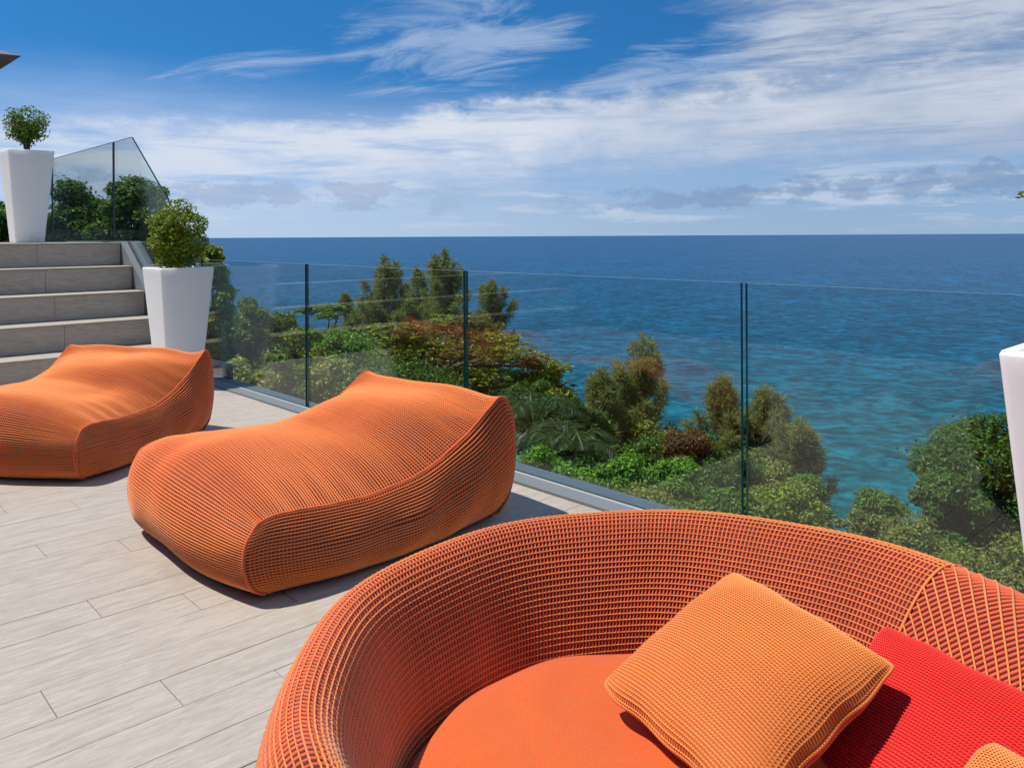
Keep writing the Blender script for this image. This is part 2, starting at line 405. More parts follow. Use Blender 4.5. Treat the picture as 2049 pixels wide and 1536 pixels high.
def mat_sea():
    mt, T = new_mat('sea_water')
    pos = T.n('ShaderNodeNewGeometry').outputs['Position']
    u = T.vmath('DOT_PRODUCT', pos, (0.86, 0.51, 0.0))
    patch_ = T.noise(T.vmath('MULTIPLY', pos, (0.004, 0.006, 0.0)), 1.0, 4, 0.55, 0.4)
    uu = T.math('ADD', u, T.math('MULTIPLY', T.math('SUBTRACT', patch_, 0.5), 25.0))
    lg = T.math('LOGARITHM', T.math('MAXIMUM', uu, 20.0), 10.0)
    base = T.ramp(T.step(lg, 1.95, 3.3), [(0.0, (0.002, 0.118, 0.136)), (0.20, (0.002, 0.104, 0.150)), (0.45, (0.002, 0.086, 0.172)), (1.0, (0.003, 0.084, 0.200))])
    big = T.step(patch_, 0.35, 0.7, 0.94, 1.06)
    cc = T.vmath('SCALE', base); T.put(cc.node, 'Scale', big)
    # swell running across the view, finer chop on top
    rot = T.n('ShaderNodeVectorRotate', rotation_type='Z_AXIS', inp={'Vector': pos, 'Angle': -PHI + math.radians(10)}).outputs[0]
    ws = [T.noise(T.vmath('MULTIPLY', rot, (1 / a_, 1 / b_, 0.0)), 1.0, 2, 0.55, 0.4) for a_, b_ in ((2.6, 3.4), (7.0, 8.5), (20.0, 20.0), (62.0, 36.0), (210.0, 80.0))]
    h = T.math('ADD', T.math('ADD', T.math('MULTIPLY', ws[0], 0.8), T.math('MULTIPLY', ws[1], 1.5)), T.math('MULTIPLY', ws[2], 2.2))
    nrm = bump(T, h, 1.0, 1.0)
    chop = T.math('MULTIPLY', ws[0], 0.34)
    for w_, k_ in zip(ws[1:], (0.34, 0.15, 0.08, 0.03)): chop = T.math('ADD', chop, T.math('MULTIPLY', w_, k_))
    cc2 = T.vmath('SCALE', cc); T.put(cc2.node, 'Scale', T.step(chop, 0.38, 0.63, 0.45, 1.55))  # wave light and dark put into the colour, standing in for sky reflection
    df = T.n('ShaderNodeBsdfDiffuse', inp={'Color': cc2, 'Normal': nrm}).outputs[0]
    gl = T.n('ShaderNodeBsdfGlossy', inp={'Color': (1, 1, 1, 1), 'Roughness': 0.38, 'Normal': nrm}).outputs[0]
    fc = T.n('ShaderNodeLayerWeight', inp={'Blend': 0.5}).outputs['Facing']
    fr = T.math('ADD', T.math('MULTIPLY', T.math('POWER', fc, 6.0), 0.13), 0.015)
    ms = T.n('ShaderNodeMixShader'); T.put(ms, 0, fr); T.put(ms, 1, df); T.put(ms, 2, gl)
    finish(T, ms.outputs[0]); return mt

M = {}
M['tile'] = mat_woodtile()
M['grout'] = mat_plain('joint_grout', (0.23, 0.21, 0.185), 0.9, 0.1, 0.3, 12.0)
M['granite'] = mat_plain('grey_granite', (0.17, 0.185, 0.195), 0.65, 0.3, 0.28, 90.0, 0.2, 200.0)
M['slate'] = mat_plain('blue_grey_stone', (0.115, 0.150, 0.180), 0.6, 0.3, 0.22, 40.0, 0.2, 160.0)
M['render'] = mat_plain('painted_render', (0.62, 0.61, 0.59), 0.8, 0.2, 0.1, 6.0, 0.2, 90.0)
M['darkwall'] = mat_plain('dark_render', (0.07, 0.075, 0.09), 0.8, 0.2, 0.2, 5.0, 0.2, 90.0)
M['seal'] = mat_plain('pale_sealant', (0.66, 0.68, 0.68), 0.5, 0.4, 0.1, 30.0)
M['glass'] = mat_glass()
M['glass_edge'] = mat_plain('green_glass_edge', (0.012, 0.045, 0.036), 0.12, 0.8, 0.1, 5.0)
def mat_planter():
    mt, T = new_mat('white_plastic')
    co = T.n('ShaderNodeTexCoord').outputs['Object']
    streak = T.noise(T.vmath('MULTIPLY', co, (22, 22, 2.2)), 1.0, 5, 0.6, 0.3)
    x, y, z = T.sep(co)
    foot = T.math('MULTIPLY', T.step(z, 0.16, 0.0), T.step(T.noise(co, 16.0, 4, 0.6), 0.40, 0.65))
    cc = T.mix(T.step(streak, 0.55, 0.8, 0.0, 0.14), c4((0.86, 0.86, 0.86)), c4((0.62, 0.60, 0.56)))
    cc = T.mix(T.math('MULTIPLY', foot, 0.35), cc, c4((0.42, 0.38, 0.33)))
    finish(T, pbsdf(T, Base_Color=cc, Roughness=0.42, Specular_IOR_Level=0.4, Subsurface_Weight=0.5, Subsurface_Radius=(0.09, 0.085, 0.08), Subsurface_Scale=1.0)); return mt
M['planter'] = mat_planter()
M['soil'] = mat_plain('pale_pebbles', (0.50, 0.49, 0.47), 0.8, 0.2, 0.3, 30.0)
M['canopy'] = mat_plain('grey_canvas', (0.19, 0.185, 0.19), 0.85, 0.2, 0.1, 30.0, 0.2, 250.0)
M['metal'] = mat_plain('dark_metal', (0.06, 0.06, 0.065), 0.4, 0.5, 0.1, 20.0)
M['bark'] = mat_plain('bark', (0.10, 0.082, 0.064), 0.9, 0.1, 0.35, 6.0, 0.6, 22.0)
M['palebark'] = mat_plain('pale_bark', (0.24, 0.21, 0.17), 0.9, 0.1, 0.35, 6.0, 0.6, 22.0)
M['earth'] = mat_plain('hill_earth', (0.055, 0.060, 0.025), 0.95, 0.1, 0.5, 0.6, 0.8, 3.0)
M['shell'] = mat_yarn('hollow_shade', (0.10, 0.010, 0.005), 0.10)  # dark colour stands in for the shade inside the hollow weave
M['lshell'] = mat_yarn('lounger_gap_backing', (0.11, 0.012, 0.005), 0.10)  # very dark backing so the gaps between the cords read dark
M['rib'] = mat_yarn('orange_red_yarn', (0.67, 0.110, 0.036), 0.16, 0.7, 0.45)
M['cord'] = mat_yarn('light_orange_cord', (0.76, 0.225, 0.048), 0.16)
M['lrib'] = mat_yarn('lounger_rib_yarn', (0.70, 0.115, 0.022), 0.12)
M['lcord'] = mat_yarn('lounger_cord_yarn', (0.78, 0.230, 0.050), 0.12)
M['piping'] = mat_yarn('seam_piping', (0.58, 0.085, 0.020), 0.08)
M['porib'] = mat_yarn('pillow_rib_yarn', (0.66, 0.170, 0.030), 0.08)
M['pocord'] = mat_yarn('pillow_cord_yarn', (0.73, 0.262, 0.058), 0.08)
M['red'] = mat_yarn('red_yarn', (0.66, 0.014, 0.008), 0.08)
M['redcord'] = mat_yarn('red_cord_yarn', (0.76, 0.026, 0.014), 0.08)
M['seat'] = mat_cloth('orange_seat_cloth', (0.60, 0.105, 0.018))
g = lambda *a: a
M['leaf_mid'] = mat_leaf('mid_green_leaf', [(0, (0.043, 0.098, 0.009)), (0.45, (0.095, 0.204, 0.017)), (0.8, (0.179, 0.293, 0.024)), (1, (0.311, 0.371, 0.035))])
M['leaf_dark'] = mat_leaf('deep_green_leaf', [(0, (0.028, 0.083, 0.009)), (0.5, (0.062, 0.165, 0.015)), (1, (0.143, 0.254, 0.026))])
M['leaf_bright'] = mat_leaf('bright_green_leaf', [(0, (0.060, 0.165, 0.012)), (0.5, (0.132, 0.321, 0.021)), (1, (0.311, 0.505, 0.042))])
M['leaf_yellow'] = mat_leaf('yellow_green_leaf', [(0, (0.071, 0.145, 0.009)), (0.5, (0.203, 0.293, 0.017)), (1, (0.526, 0.486, 0.035))])
M['leaf_olive'] = mat_leaf('olive_leaf', [(0, (0.084, 0.117, 0.017)), (0.5, (0.203, 0.234, 0.035)), (0.85, (0.382, 0.371, 0.071)), (1, (0.716, 0.603, 0.166))])
M['leaf_pale'] = mat_leaf('pale_variegated_leaf', [(0, (0.095, 0.165, 0.021)), (0.5, (0.287, 0.332, 0.059)), (1, (0.860, 0.739, 0.202))])
M['leaf_reflection'] = mat_leaf('russet_reflection_leaf', [(0, (0.055, 0.050, 0.012)), (0.35, (0.150, 0.085, 0.016)), (0.7, (0.205, 0.120, 0.020)), (1, (0.140, 0.175, 0.022))])  # russet tint stands in for the loungers' red reflection in the glass
M['leaf_maroon'] = mat_leaf('maroon_leaf', [(0, (0.048, 0.032, 0.012)), (0.5, (0.143, 0.059, 0.019)), (1, (0.239, 0.137, 0.024))])
M['needle'] = mat_leaf('casuarina_needle', [(0, (0.12, 0.15, 0.045)), (0.5, (0.28, 0.30, 0.10)), (1, (0.44, 0.40, 0.16))], 0.5, 0.6, 0.2)
M['needle_gold'] = mat_leaf('golden_needle', [(0, (0.070, 0.085, 0.028)), (0.5, (0.17, 0.165, 0.050)), (1, (0.30, 0.23, 0.075))], 0.45, 0.6, 0.2)
M['frond'] = mat_leaf('palm_frond', [(0, (0.020, 0.050, 0.010)), (0.5, (0.045, 0.095, 0.018)), (1, (0.15, 0.17, 0.045))])
M['sea'] = mat_sea()

# ------------------------------------------------------------------ setting: sea, hill
n = 96; ang = np.arange(n) / n * 2 * math.pi
rad = [0.0, 60, 200, 600, 2000, 8000, 40000, 180000]
V = [(0, 0, -45)]; F = []
for r in rad[1:]: V += [(r * math.cos(a), r * math.sin(a), -45) for a in ang]
for k in range(n): F.append((0, 1 + k, 1 + (k + 1) % n))
for q in range(len(rad) - 2):
    for k in range(n): F.append((1 + q * n + k, 1 + (q + 1) * n + k, 1 + (q + 1) * n + (k + 1) % n, 1 + q * n + (k + 1) % n))
tag(mk('sea', V, F, M['sea']), 'teal to deep blue sea running out to the horizon', kind='structure')

def ground_z(u, v):
    u = np.asarray(u, float); v = np.asarray(v, float)
    base_ = -1.7 - 0.42 * np.maximum(0, u - 3.4)
    bumps = 0.5 * np.sin(u * 0.31 + 1.0) * np.sin(v * 0.27) + 0.25 * np.sin(u * 0.9 + v * 0.7)
    return base_ + bumps * np.clip((u - 4) / 8, 0, 1)
uu = np.concatenate([np.linspace(-40, 3, 8), np.linspace(3.6, 40, 60), np.linspace(42, 125, 40)]); vv = np.linspace(-90, 170, 120)
UU, VV_ = np.meshgrid(uu, vv, indexing='ij')
P = np.stack([UU, VV_, ground_z(UU, VV_)], -1)
S = Surf(P); Vh, Fh = S.vf()
tag(mk('hillside', Vh, Fh, M['earth'], smooth=True), 'green hillside falling from the terrace to the sea', kind='structure')

# ------------------------------------------------------------------ deck
GLASS_U = 2.92
DECK_U1 = 2.80
STEP_V0 = 7.67; RISE = 0.2406; TREAD = 0.366; STAIR_U1 = 2.835; LAND_Z = 1.203
deck = tag(empty('deck'), 'pale grey wood look plank terrace floor', kind='structure')
V, F = box_vf(-4.5, 3.02, -3.0, STEP_V0 + 0.4, -2.6, -0.026)
mk('deck_base', V, F, M['grout'], deck)
PW, PL = 0.1735, 1.04
pl_mesh = None
Vp, Fp = box_vf(-PL / 2 + 0.0010, PL / 2 - 0.0010, -PW / 2 + 0.0010, PW / 2 - 0.0010, -0.022, 0.0, 0.0012)
pl_mesh = mesh('plank', Vp, Fp, M['tile'])
row0 = 2.18 - PW * 14            # v of a joint line
for k in range(0, 48):
    v0 = row0 + k * PW; v1 = min(v0 + PW, STEP_V0 - 0.001)
    if v1 - v0 < 0.03: continue
    shift = 0.83 - 0.26 * ((k - 14) % 4)
    j0 = -4
    for j in range(-2, 4):
        a = shift + j * PL; b = a + PL
        if a < -1.45: continue
        if a > DECK_U1 - 0.02: break
        b = min(b, DECK_U1)
        # only planks the view (or a step to the side of it) can show
        cu_, cv_ = (a + b) / 2, (v0 + v1) / 2
        fd = FWD[0] * cu_ + FWD[1] * cv_; rd = RGT[0] * cu_ + RGT[1] * cv_
        if fd < 0.9 or rd < -0.95 * fd - 0.5: continue
        o = link('plank', pl_mesh, deck, ((a + b) / 2, (v0 + v1) / 2, float(rng.normal(0, 0.0004))))
        o.scale = ((b - a) / PL, (v1 - v0) / PW, 1)
V, F = box_vf(-4.5, DECK_U1, -3.0, STEP_V0, -0.024, -0.006)
# rest of the floor behind the camera keeps the same tile surface, just below the planks
mk('screed', V, F, M['grout'], deck)

# ------------------------------------------------------------------ stairs
stairs = tag(empty('terrace_stairs', (0, 0, 0)), 'five wide wood look steps climbing to the upper terrace', 'stairs')
LEFT_U = -3.0
for k in range(5):
    v0 = STEP_V0 + k * TREAD; z1 = (k + 1) * RISE if k < 4 else LAND_Z
    z0 = k * RISE
    js = [STAIR_U1, 2.03 + 0.01 * (k - 2), 0.99, -0.05, -1.09, -2.13, LEFT_U]
    stp = box('step', LEFT_U, STAIR_U1 - 0.002, v0 + 0.029, v0 + TREAD + 0.03, z0 - 0.1, z1 - 0.0105, M['grout'], stairs)
    for q in range(len(js) - 1):
        b, a = js[q] - 0.0012, js[q + 1] + 0.0012
        # riser tile
        Vr, Fr = box_vf(-(b - a) / 2, (b - a) / 2, -(z1 - z0 - 0.012) / 2, (z1 - z0 - 0.012) / 2, -0.014, 0.0, 0.001)
        ro_ = mk('riser_tile', Vr, Fr, M['tile'], stp); ro_.rotation_euler = (math.pi / 2, 0, 0)   # turned upright, face towards -v
        ro_.location = ((a + b) / 2, v0 + 0.012, (z0 + z1 - 0.009) / 2)
        if k < 4:
            Vt, Ft = box_vf(-(b - a) / 2, (b - a) / 2, -(TREAD + 0.006) / 2, (TREAD + 0.006) / 2, -0.009, 0.0, 0.002)
            mk('tread_tile', Vt, Ft, M['tile'], stp).location = ((a + b) / 2, v0 + TREAD / 2 + 0.002, z1)
V0L = STEP_V0 + 4 * TREAD
land = tag(empty('upper_terrace'), 'upper terrace floor at the head of the steps', kind='structure')
js = [STAIR_U1, 2.03, 0.99, -0.05, -1.09, -2.13, LEFT_U]
for r in range(0, 14):
    for q in range(len(js) - 1):
        b, a = js[q] - 0.0012, js[q + 1] + 0.0012
        Vt, Ft = box_vf(-(b - a) / 2, (b - a) / 2, -0.184, 0.184, -0.009, 0.0, 0.002)
        mk('paving_tile', Vt, Ft, M['tile'], land).location = ((a + b) / 2, V0L - 0.001 + 0.185 + r * 0.37, LAND_Z)
box('terrace_base', LEFT_U, STAIR_U1 - 0.004, V0L + 0.05, V0L + 5.2, -2.4, LAND_Z - 0.0105, M['render'], land)

# ------------------------------------------------------------------ kerb of the railing (a thing with stones as parts)
def slab_poly(name, prof, u0, u1, thick, mat, parent):
    """strip following a (v,z) profile, width u0..u1, a given thickness"""
    prof = np.array(prof, float); k = len(prof)
    V = []
    for (v, z) in prof: V += [(u0, v, z), (u1, v, z), (u1, v, z - thick), (u0, v, z - thick)]
    F = []
    for i in range(k - 1):
        for j in range(4): F.append((i * 4 + j, i * 4 + (j + 1) % 4, (i + 1) * 4 + (j + 1) % 4, (i + 1) * 4 + j))
    F += [(0, 3, 2, 1), tuple((k - 1) * 4 + j for j in range(4))]
    F = [tuple(f) for f in F]
    return mk(name, V, F, mat, parent)

rail = tag(empty('glass_railing', (GLASS_U, 3.0, 0)), 'frameless clear glass railing along the terrace edge and up the steps', 'railing')
rail.location = (0, 0, 0)
VB = 7.32; ZK = 0.012
slope = RISE / TREAD
def kz(v): return ZK if v < VB else min(ZK + 0.01 + (v - VB) * slope, LAND_Z + 0.012)
VT = VB + (LAND_Z + 0.0) / slope
cuts = [-2.6, -1.4, -0.2, 1.0, 2.2, 3.4, 4.6, 5.8, 7.0]
for a, b in zip(cuts[:-1], cuts[1:]):
    slab_poly('kerb_stone', [(a + 0.0015, ZK), (b - 0.0015, ZK)], DECK_U1 + 0.002, GLASS_U - 0.014, 0.30, M['granite'], rail)
    slab_poly('outer_coping', [(a + 0.0015, ZK + 0.004), (b - 0.0015, ZK + 0.004)], GLASS_U + 0.014, GLASS_U + 0.115, 0.45, M['slate'], rail)
    slab_poly('sealant_strip', [(a, ZK + 0.006), (b, ZK + 0.006)], GLASS_U - 0.0135, GLASS_U - 0.0095, 0.03, M['seal'], rail)
sl = [(7.0, ZK), (VB, ZK)] + [(v, kz(v)) for v in np.linspace(VB + 0.02, VT, 4)] + [(VT + 0.3, LAND_Z + 0.012)]
slab_poly('kerb_stone', sl, STAIR_U1 + 0.004, GLASS_U - 0.014, 0.34, M['granite'], rail)
slab_poly('outer_coping', [(v, z + 0.004) for v, z in sl], GLASS_U + 0.014, GLASS_U + 0.125, 0.5, M['slate'], rail)
for a, b in ((VT + 0.303, VT + 2.5), (VT + 2.503, VT + 4.6)):
    slab_poly('kerb_stone', [(a, LAND_Z + 0.012), (b, LAND_Z + 0.012)], STAIR_U1 + 0.004, GLASS_U - 0.014, 0.3, M['granite'], rail)
    slab_poly('outer_coping', [(a, LAND_Z + 0.016), (b, LAND_Z + 0.016)], GLASS_U + 0.014, GLASS_U + 0.115, 0.5, M['slate'], rail)

def glass_panel(poly):
    """poly: (v,z) outline, counter-clockwise seen from the deck side"""
    poly = [(v, z) for v, z in poly]; k = len(poly); t = 0.0085
    V = [(GLASS_U - t, v, z) for v, z in poly] + [(GLASS_U + t, v, z) for v, z in poly]
    F = [tuple(range(k)), tuple(range(2 * k - 1, k - 1, -1))]; idx = [0, 0]
    for i in range(k): F.append((i, i + k, (i + 1) % k + k, (i + 1) % k)); idx.append(1)
    me = mesh('glass_panel', V, F, [M['glass'], M['glass_edge']], mat_idx=idx)
    return link('glass_panel', me, rail)
GT = 1.056
joints = [-3.65, -1.86, -0.055, 1.747, 3.505, 5.305, 7.18]
for a, b in zip(joints[:-1], joints[1:]):
    glass_panel([(a + 0.011, -0.05), (a + 0.011, GT), (b - 0.011, GT), (b - 0.011, -0.05)])
ZT = 2.323
glass_panel([(7.191, -0.05), (7.191, GT + 0.008), (9.02, ZT), (9.62, ZT), (9.62, kz(9.62) - 0.1), (VT, LAND_Z - 0.1), (VB + 0.1, -0.05)])
glass_panel([(9.645, LAND_Z - 0.1), (9.645, ZT), (12.18, ZT), (12.18, LAND_Z - 0.1)])
glass_panel([(12.205, LAND_Z - 0.1), (12.205, ZT), (13.9, ZT), (13.9, LAND_Z - 0.1)])
# low dark ledge outside the glass at the foot of the steps
led = tag(empty('outer_ledge', (0, 0, 0)), 'low dark ledge just outside the glass behind the planter by the steps', 'ledge')
box('ledge_wall', GLASS_U + 0.13, 3.02, 6.85, 9.2, -1.9, 0.105, M['darkwall'], led)
box('ledge_cap', GLASS_U + 0.128, 3.04, 6.83, 9.2, 0.107, 0.135, M['slate'], led, 0.004)

# ------------------------------------------------------------------ villa added behind the terrace, out of view, to block sky reflection and fill
villa = tag(empty('villa', (-4.0, 0, 0)), 'grey villa added out of view behind the terrace to darken the glass reflections', 'building')
villa.location = (0, 0, 0)
M['villa'] = mat_plain('villa_stone', (0.26, 0.245, 0.23), 0.8, 0.2, 0.15, 2.0, 0.3, 12.0)
M['pane'] = mat_plain('dark_window', (0.03, 0.04, 0.045), 0.08, 0.6, 0.05, 2.0)
def villa_wall(name, x0, x1, y0, y1, z0, z1, openings, axis):
    """wall with window openings cut through it; the openings are (a, b, z0, z1) along the wall"""
    lo, hi = (y0, y1) if axis == 'v' else (x0, x1)
    xs = sorted({lo, hi, *[o[0] for o in openings], *[o[1] for o in openings]}); zs = sorted({z0, z1, *[o[2] for o in openings], *[o[3] for o in openings]})
    parts = []
    for i in range(len(xs) - 1):
        for j in range(len(zs) - 1):
            ma, mz = (xs[i] + xs[i + 1]) / 2, (zs[j] + zs[j + 1]) / 2
            if any(o[0] < ma < o[1] and o[2] < mz < o[3] for o in openings): continue
            parts.append(box_vf(x0, x1, xs[i], xs[i + 1], zs[j], zs[j + 1]) if axis == 'v' else box_vf(xs[i], xs[i + 1], y0, y1, zs[j], zs[j + 1]))
    mk(name, *join(parts), M['villa'], villa)
opA = [(v, v + 1.9, 0.15, 2.5) for v in np.arange(-6.0, 15.0, 2.4)]
villa_wall('wall', -4.7, -4.4, -8.0, 16.0, -1.9, 3.3, opA, 'v')
for v0, v1, z0, z1 in opA: box('window', -4.62, -4.56, v0 + 0.002, v1 - 0.002, z0 + 0.002, z1 - 0.002, M['pane'], villa)
opB = [(u, u + 1.8, LAND_Z + 0.2, LAND_Z + 2.5) for u in (-4.0, -1.6, 0.5)]
villa_wall('wall', -4.4, 2.6, 16.0, 16.3, -1.9, 4.6, opB, 'u')
for u0, u1, z0, z1 in opB: box('window', u0 + 0.002, u1 - 0.002, 16.10, 16.16, z0 + 0.002, z1 - 0.002, M['pane'], villa)
box('roof', -9.0, -4.1, -8.4, 15.9, 3.302, 3.62, M['villa'], villa, 0.02)
box('roof', -9.0, 2.9, 15.6, 22.0, 4.602, 4.95, M['villa'], villa, 0.02)

# ------------------------------------------------------------------ planters
def rounded_square(w, r, n=5):
    pts = []
    for cx_, cy_, a0 in ((1, 1, 0), (-1, 1, 90), (-1, -1, 180), (1, -1, 270)):
        for q in range(n):
            a = math.radians(a0 + 90 * q / (n - 1)); pts.append((cx_ * (w / 2 - r) + r * math.cos(a), cy_ * (w / 2 - r) + r * math.sin(a)))
    return np.array(pts)

def planter_part(parent, top_w=0.445, bot_w=0.28, h=1.0):
    rings = [(bot_w - 0.01, 0.0, 0.012), (bot_w, 0.008, 0.014), (bot_w + (top_w - bot_w) * 0.5, h * 0.5, 0.016), (top_w, h - 0.008, 0.018), (top_w - 0.008, h, 0.017),
             (top_w - 0.055, h, 0.012), (top_w - 0.062, h - 0.006, 0.012), (top_w - 0.075, h - 0.09, 0.012)]
    V = []
    for w, z, r in rings:
        q = rounded_square(w, r); V.append(np.c_[q, np.full(len(q), z)])
    n = len(V[0]); V = np.concatenate(V); F = [tuple(f) for f in grid_faces(len(rings), n, 0, True)[:, ::-1].tolist()]
    F.append(tuple(range(n - 1, -1, -1)))
    o = mk('pot', V, F, M['planter'], parent, smooth=True)
    for p_ in o.data.polygons: p_.use_smooth = len(p_.vertices) == 4
    try:
        o.data.set_sharp_from_angle(angle=math.radians(25))
    except Exception: pass
    q = rounded_square(top_w - 0.07, 0.012)
    Vs = np.r_[np.c_[q, np.full(n, h - 0.045)], [[0, 0, h - 0.03]]]
    mk('pebble_bed', Vs, [(k, (k + 1) % n, n) for k in range(n)], M['soil'], parent)

def leaf_cards(P, N, L, Wd, r=None, fold=0.12, along=None):
    """one folded diamond per leaf: centres P, normals N, lengths L, widths Wd"""
    r = r or rng; k = len(P)
    t = r.normal(size=(k, 3)) if along is None else along + r.normal(size=(k, 3)) * 0.25
    t -= (t * N).sum(1, keepdims=True) * N; t /= np.linalg.norm(t, axis=1, keepdims=True) + 1e-9
    b = np.cross(N, t)
    L = np.broadcast_to(L, (k,))[:, None]; Wd = np.broadcast_to(Wd, (k,))[:, None]
    base = P - t * L * 0.5; tip = P + t * L * 0.5 - N * L * fold
    mid = P + t * L * 0.06
    l = mid + b * Wd * 0.5 + N * Wd * 0.10; rr = mid - b * Wd * 0.5 + N * Wd * 0.10
    V = np.stack([base, rr, tip, l], 1).reshape(-1, 3)
    return V, np.arange(k * 4).reshape(-1, 4)

def unit(a): return a / (np.linalg.norm(a, axis=-1, keepdims=True) + 1e-9)

def ball_shrub(parent, cz, rx, rz, nleaf, leaf, wd, base_z, nstem, mat, hollow):
    lines, rads = [], []
    tips = []
    for k in range(nstem):
        d = unit(rng.normal(size=3) * np.array([1, 1, 0.6]) + np.array([0, 0, 0.5]))
        tip = np.array([0, 0, cz]) + d * np.array([rx, rx, rz]) * rng.uniform(0.55, 0.98)
        st = np.array([rng.normal(0, 0.012), rng.normal(0, 0.012), base_z])
        midp = st * 0.5 + tip * 0.5 + np.array([0, 0, 0.04]) - np.array([tip[0], tip[1], 0]) * 0.18
        q, _ = spline([st, midp, tip], 9); lines.append((q, None)); rads.append(np.linspace(0.0065, 0.0018, 9)); tips.append(q)
        for s in range(4):
            i = rng.integers(4, 8); e = q[i] + unit(rng.normal(size=3) + [0, 0, .4]) * rng.uniform(0.05, 0.12) * rx / 0.2
            lines.append((np.linspace(q[i], e, 4), None)); rads.append(np.linspace(0.0028, 0.0012, 4)); tips.append(np.linspace(q[i], e, 6))
    V, F = tubes(lines, rads, 4); mk('stems', V, F, M['bark'], parent)
    T_ = np.concatenate(tips)
    T_ = T_[T_[:, 2] > base_z + 0.25 * (cz + rz - base_z)] if hollow else T_[T_[:, 2] > base_z + 0.06]
    P = T_[rng.integers(0, len(T_), nleaf)] + rng.normal(size=(nleaf, 3)) * rx * 0.10
    extra = unit(rng.normal(size=(nleaf, 3))) * rng.uniform(0.72, 1.0, (nleaf, 1)) * np.array([rx, rx, rz]) + [0, 0, cz]
    lump = 1 + 0.10 * np.sin(extra[:, :1] * 31) * np.sin(extra[:, 1:2] * 27 + 2) + 0.07 * np.sin(extra[:, 2:3] * 33)
    extra = (extra - [0, 0, cz]) * lump + [0, 0, cz]
    keep = rng.random(nleaf) < (0.42 if hollow else 0.85)
    P = np.r_[P, extra[keep]]
    N = unit(unit(P - [0, 0, cz]) * 0.5 + rng.normal(size=P.shape) * 0.6 + [0, 0, 0.45])
    V, F = leaf_cards(P, N, rng.uniform(0.7, 1.25, len(P)) * leaf, rng.uniform(0.8, 1.2, len(P)) * wd)
    mk('foliage', V, F, mat, parent)

def potted(name_loc, label, shrub):
    t = tag(empty('planter', name_loc), label, 'planter', 'tall white square planters')
    planter_part(t)
    return t
pA = potted((2.622, 6.965, 0.002), 'tall white tapered planter on the deck at the foot of the steps', True)
pB = potted((2.165, 10.08, LAND_Z + 0.002), 'tall white tapered planter standing on the upper terrace', True)
pC = potted((2.140, 0.326, 0.002), 'tall white tapered planter cut off by the right edge', False)
sA = tag(empty('potted_shrub', (2.622, 6.965, 0.96)), 'dense rounded green shrub growing in the planter below the steps', 'shrub', 'clipped shrubs in planters')
ball_shrub(sA, 0.30, 0.240, 0.31, 4600, 0.031, 0.018, 0.0, 16, M['leaf_yellow'], False)
sB = tag(empty('potted_shrub', (2.165, 10.08, LAND_Z + 0.96)), 'small airy ball shrub with bare stems in the upper terrace planter', 'shrub', 'clipped shrubs in planters')
ball_shrub(sB, 0.335, 0.235, 0.215, 2000, 0.034, 0.018, 0.0, 20, M['leaf_mid'], True)

# ------------------------------------------------------------------ loungers
def coons(c0, c1, d0, d1):
    """c0/c1: bottom/top curves (n pts, a from front to back), d0/d1: front/back curves (m pts, t from bottom to top)"""
    n_, m_ = len(c0), len(d0)
    a = np.linspace(0, 1, n_)[:, None, None]; t = np.linspace(0, 1, m_)[None, :, None]
    Lc = (1 - t) * c0[:, None] + t * c1[:, None]; Ld = (1 - a) * d0[None] + a * d1[None]
    B = (1 - a) * (1 - t) * c0[0] + a * (1 - t) * c0[-1] + (1 - a) * t * c1[0] + a * t * c1[-1]
    return Lc + Ld - B

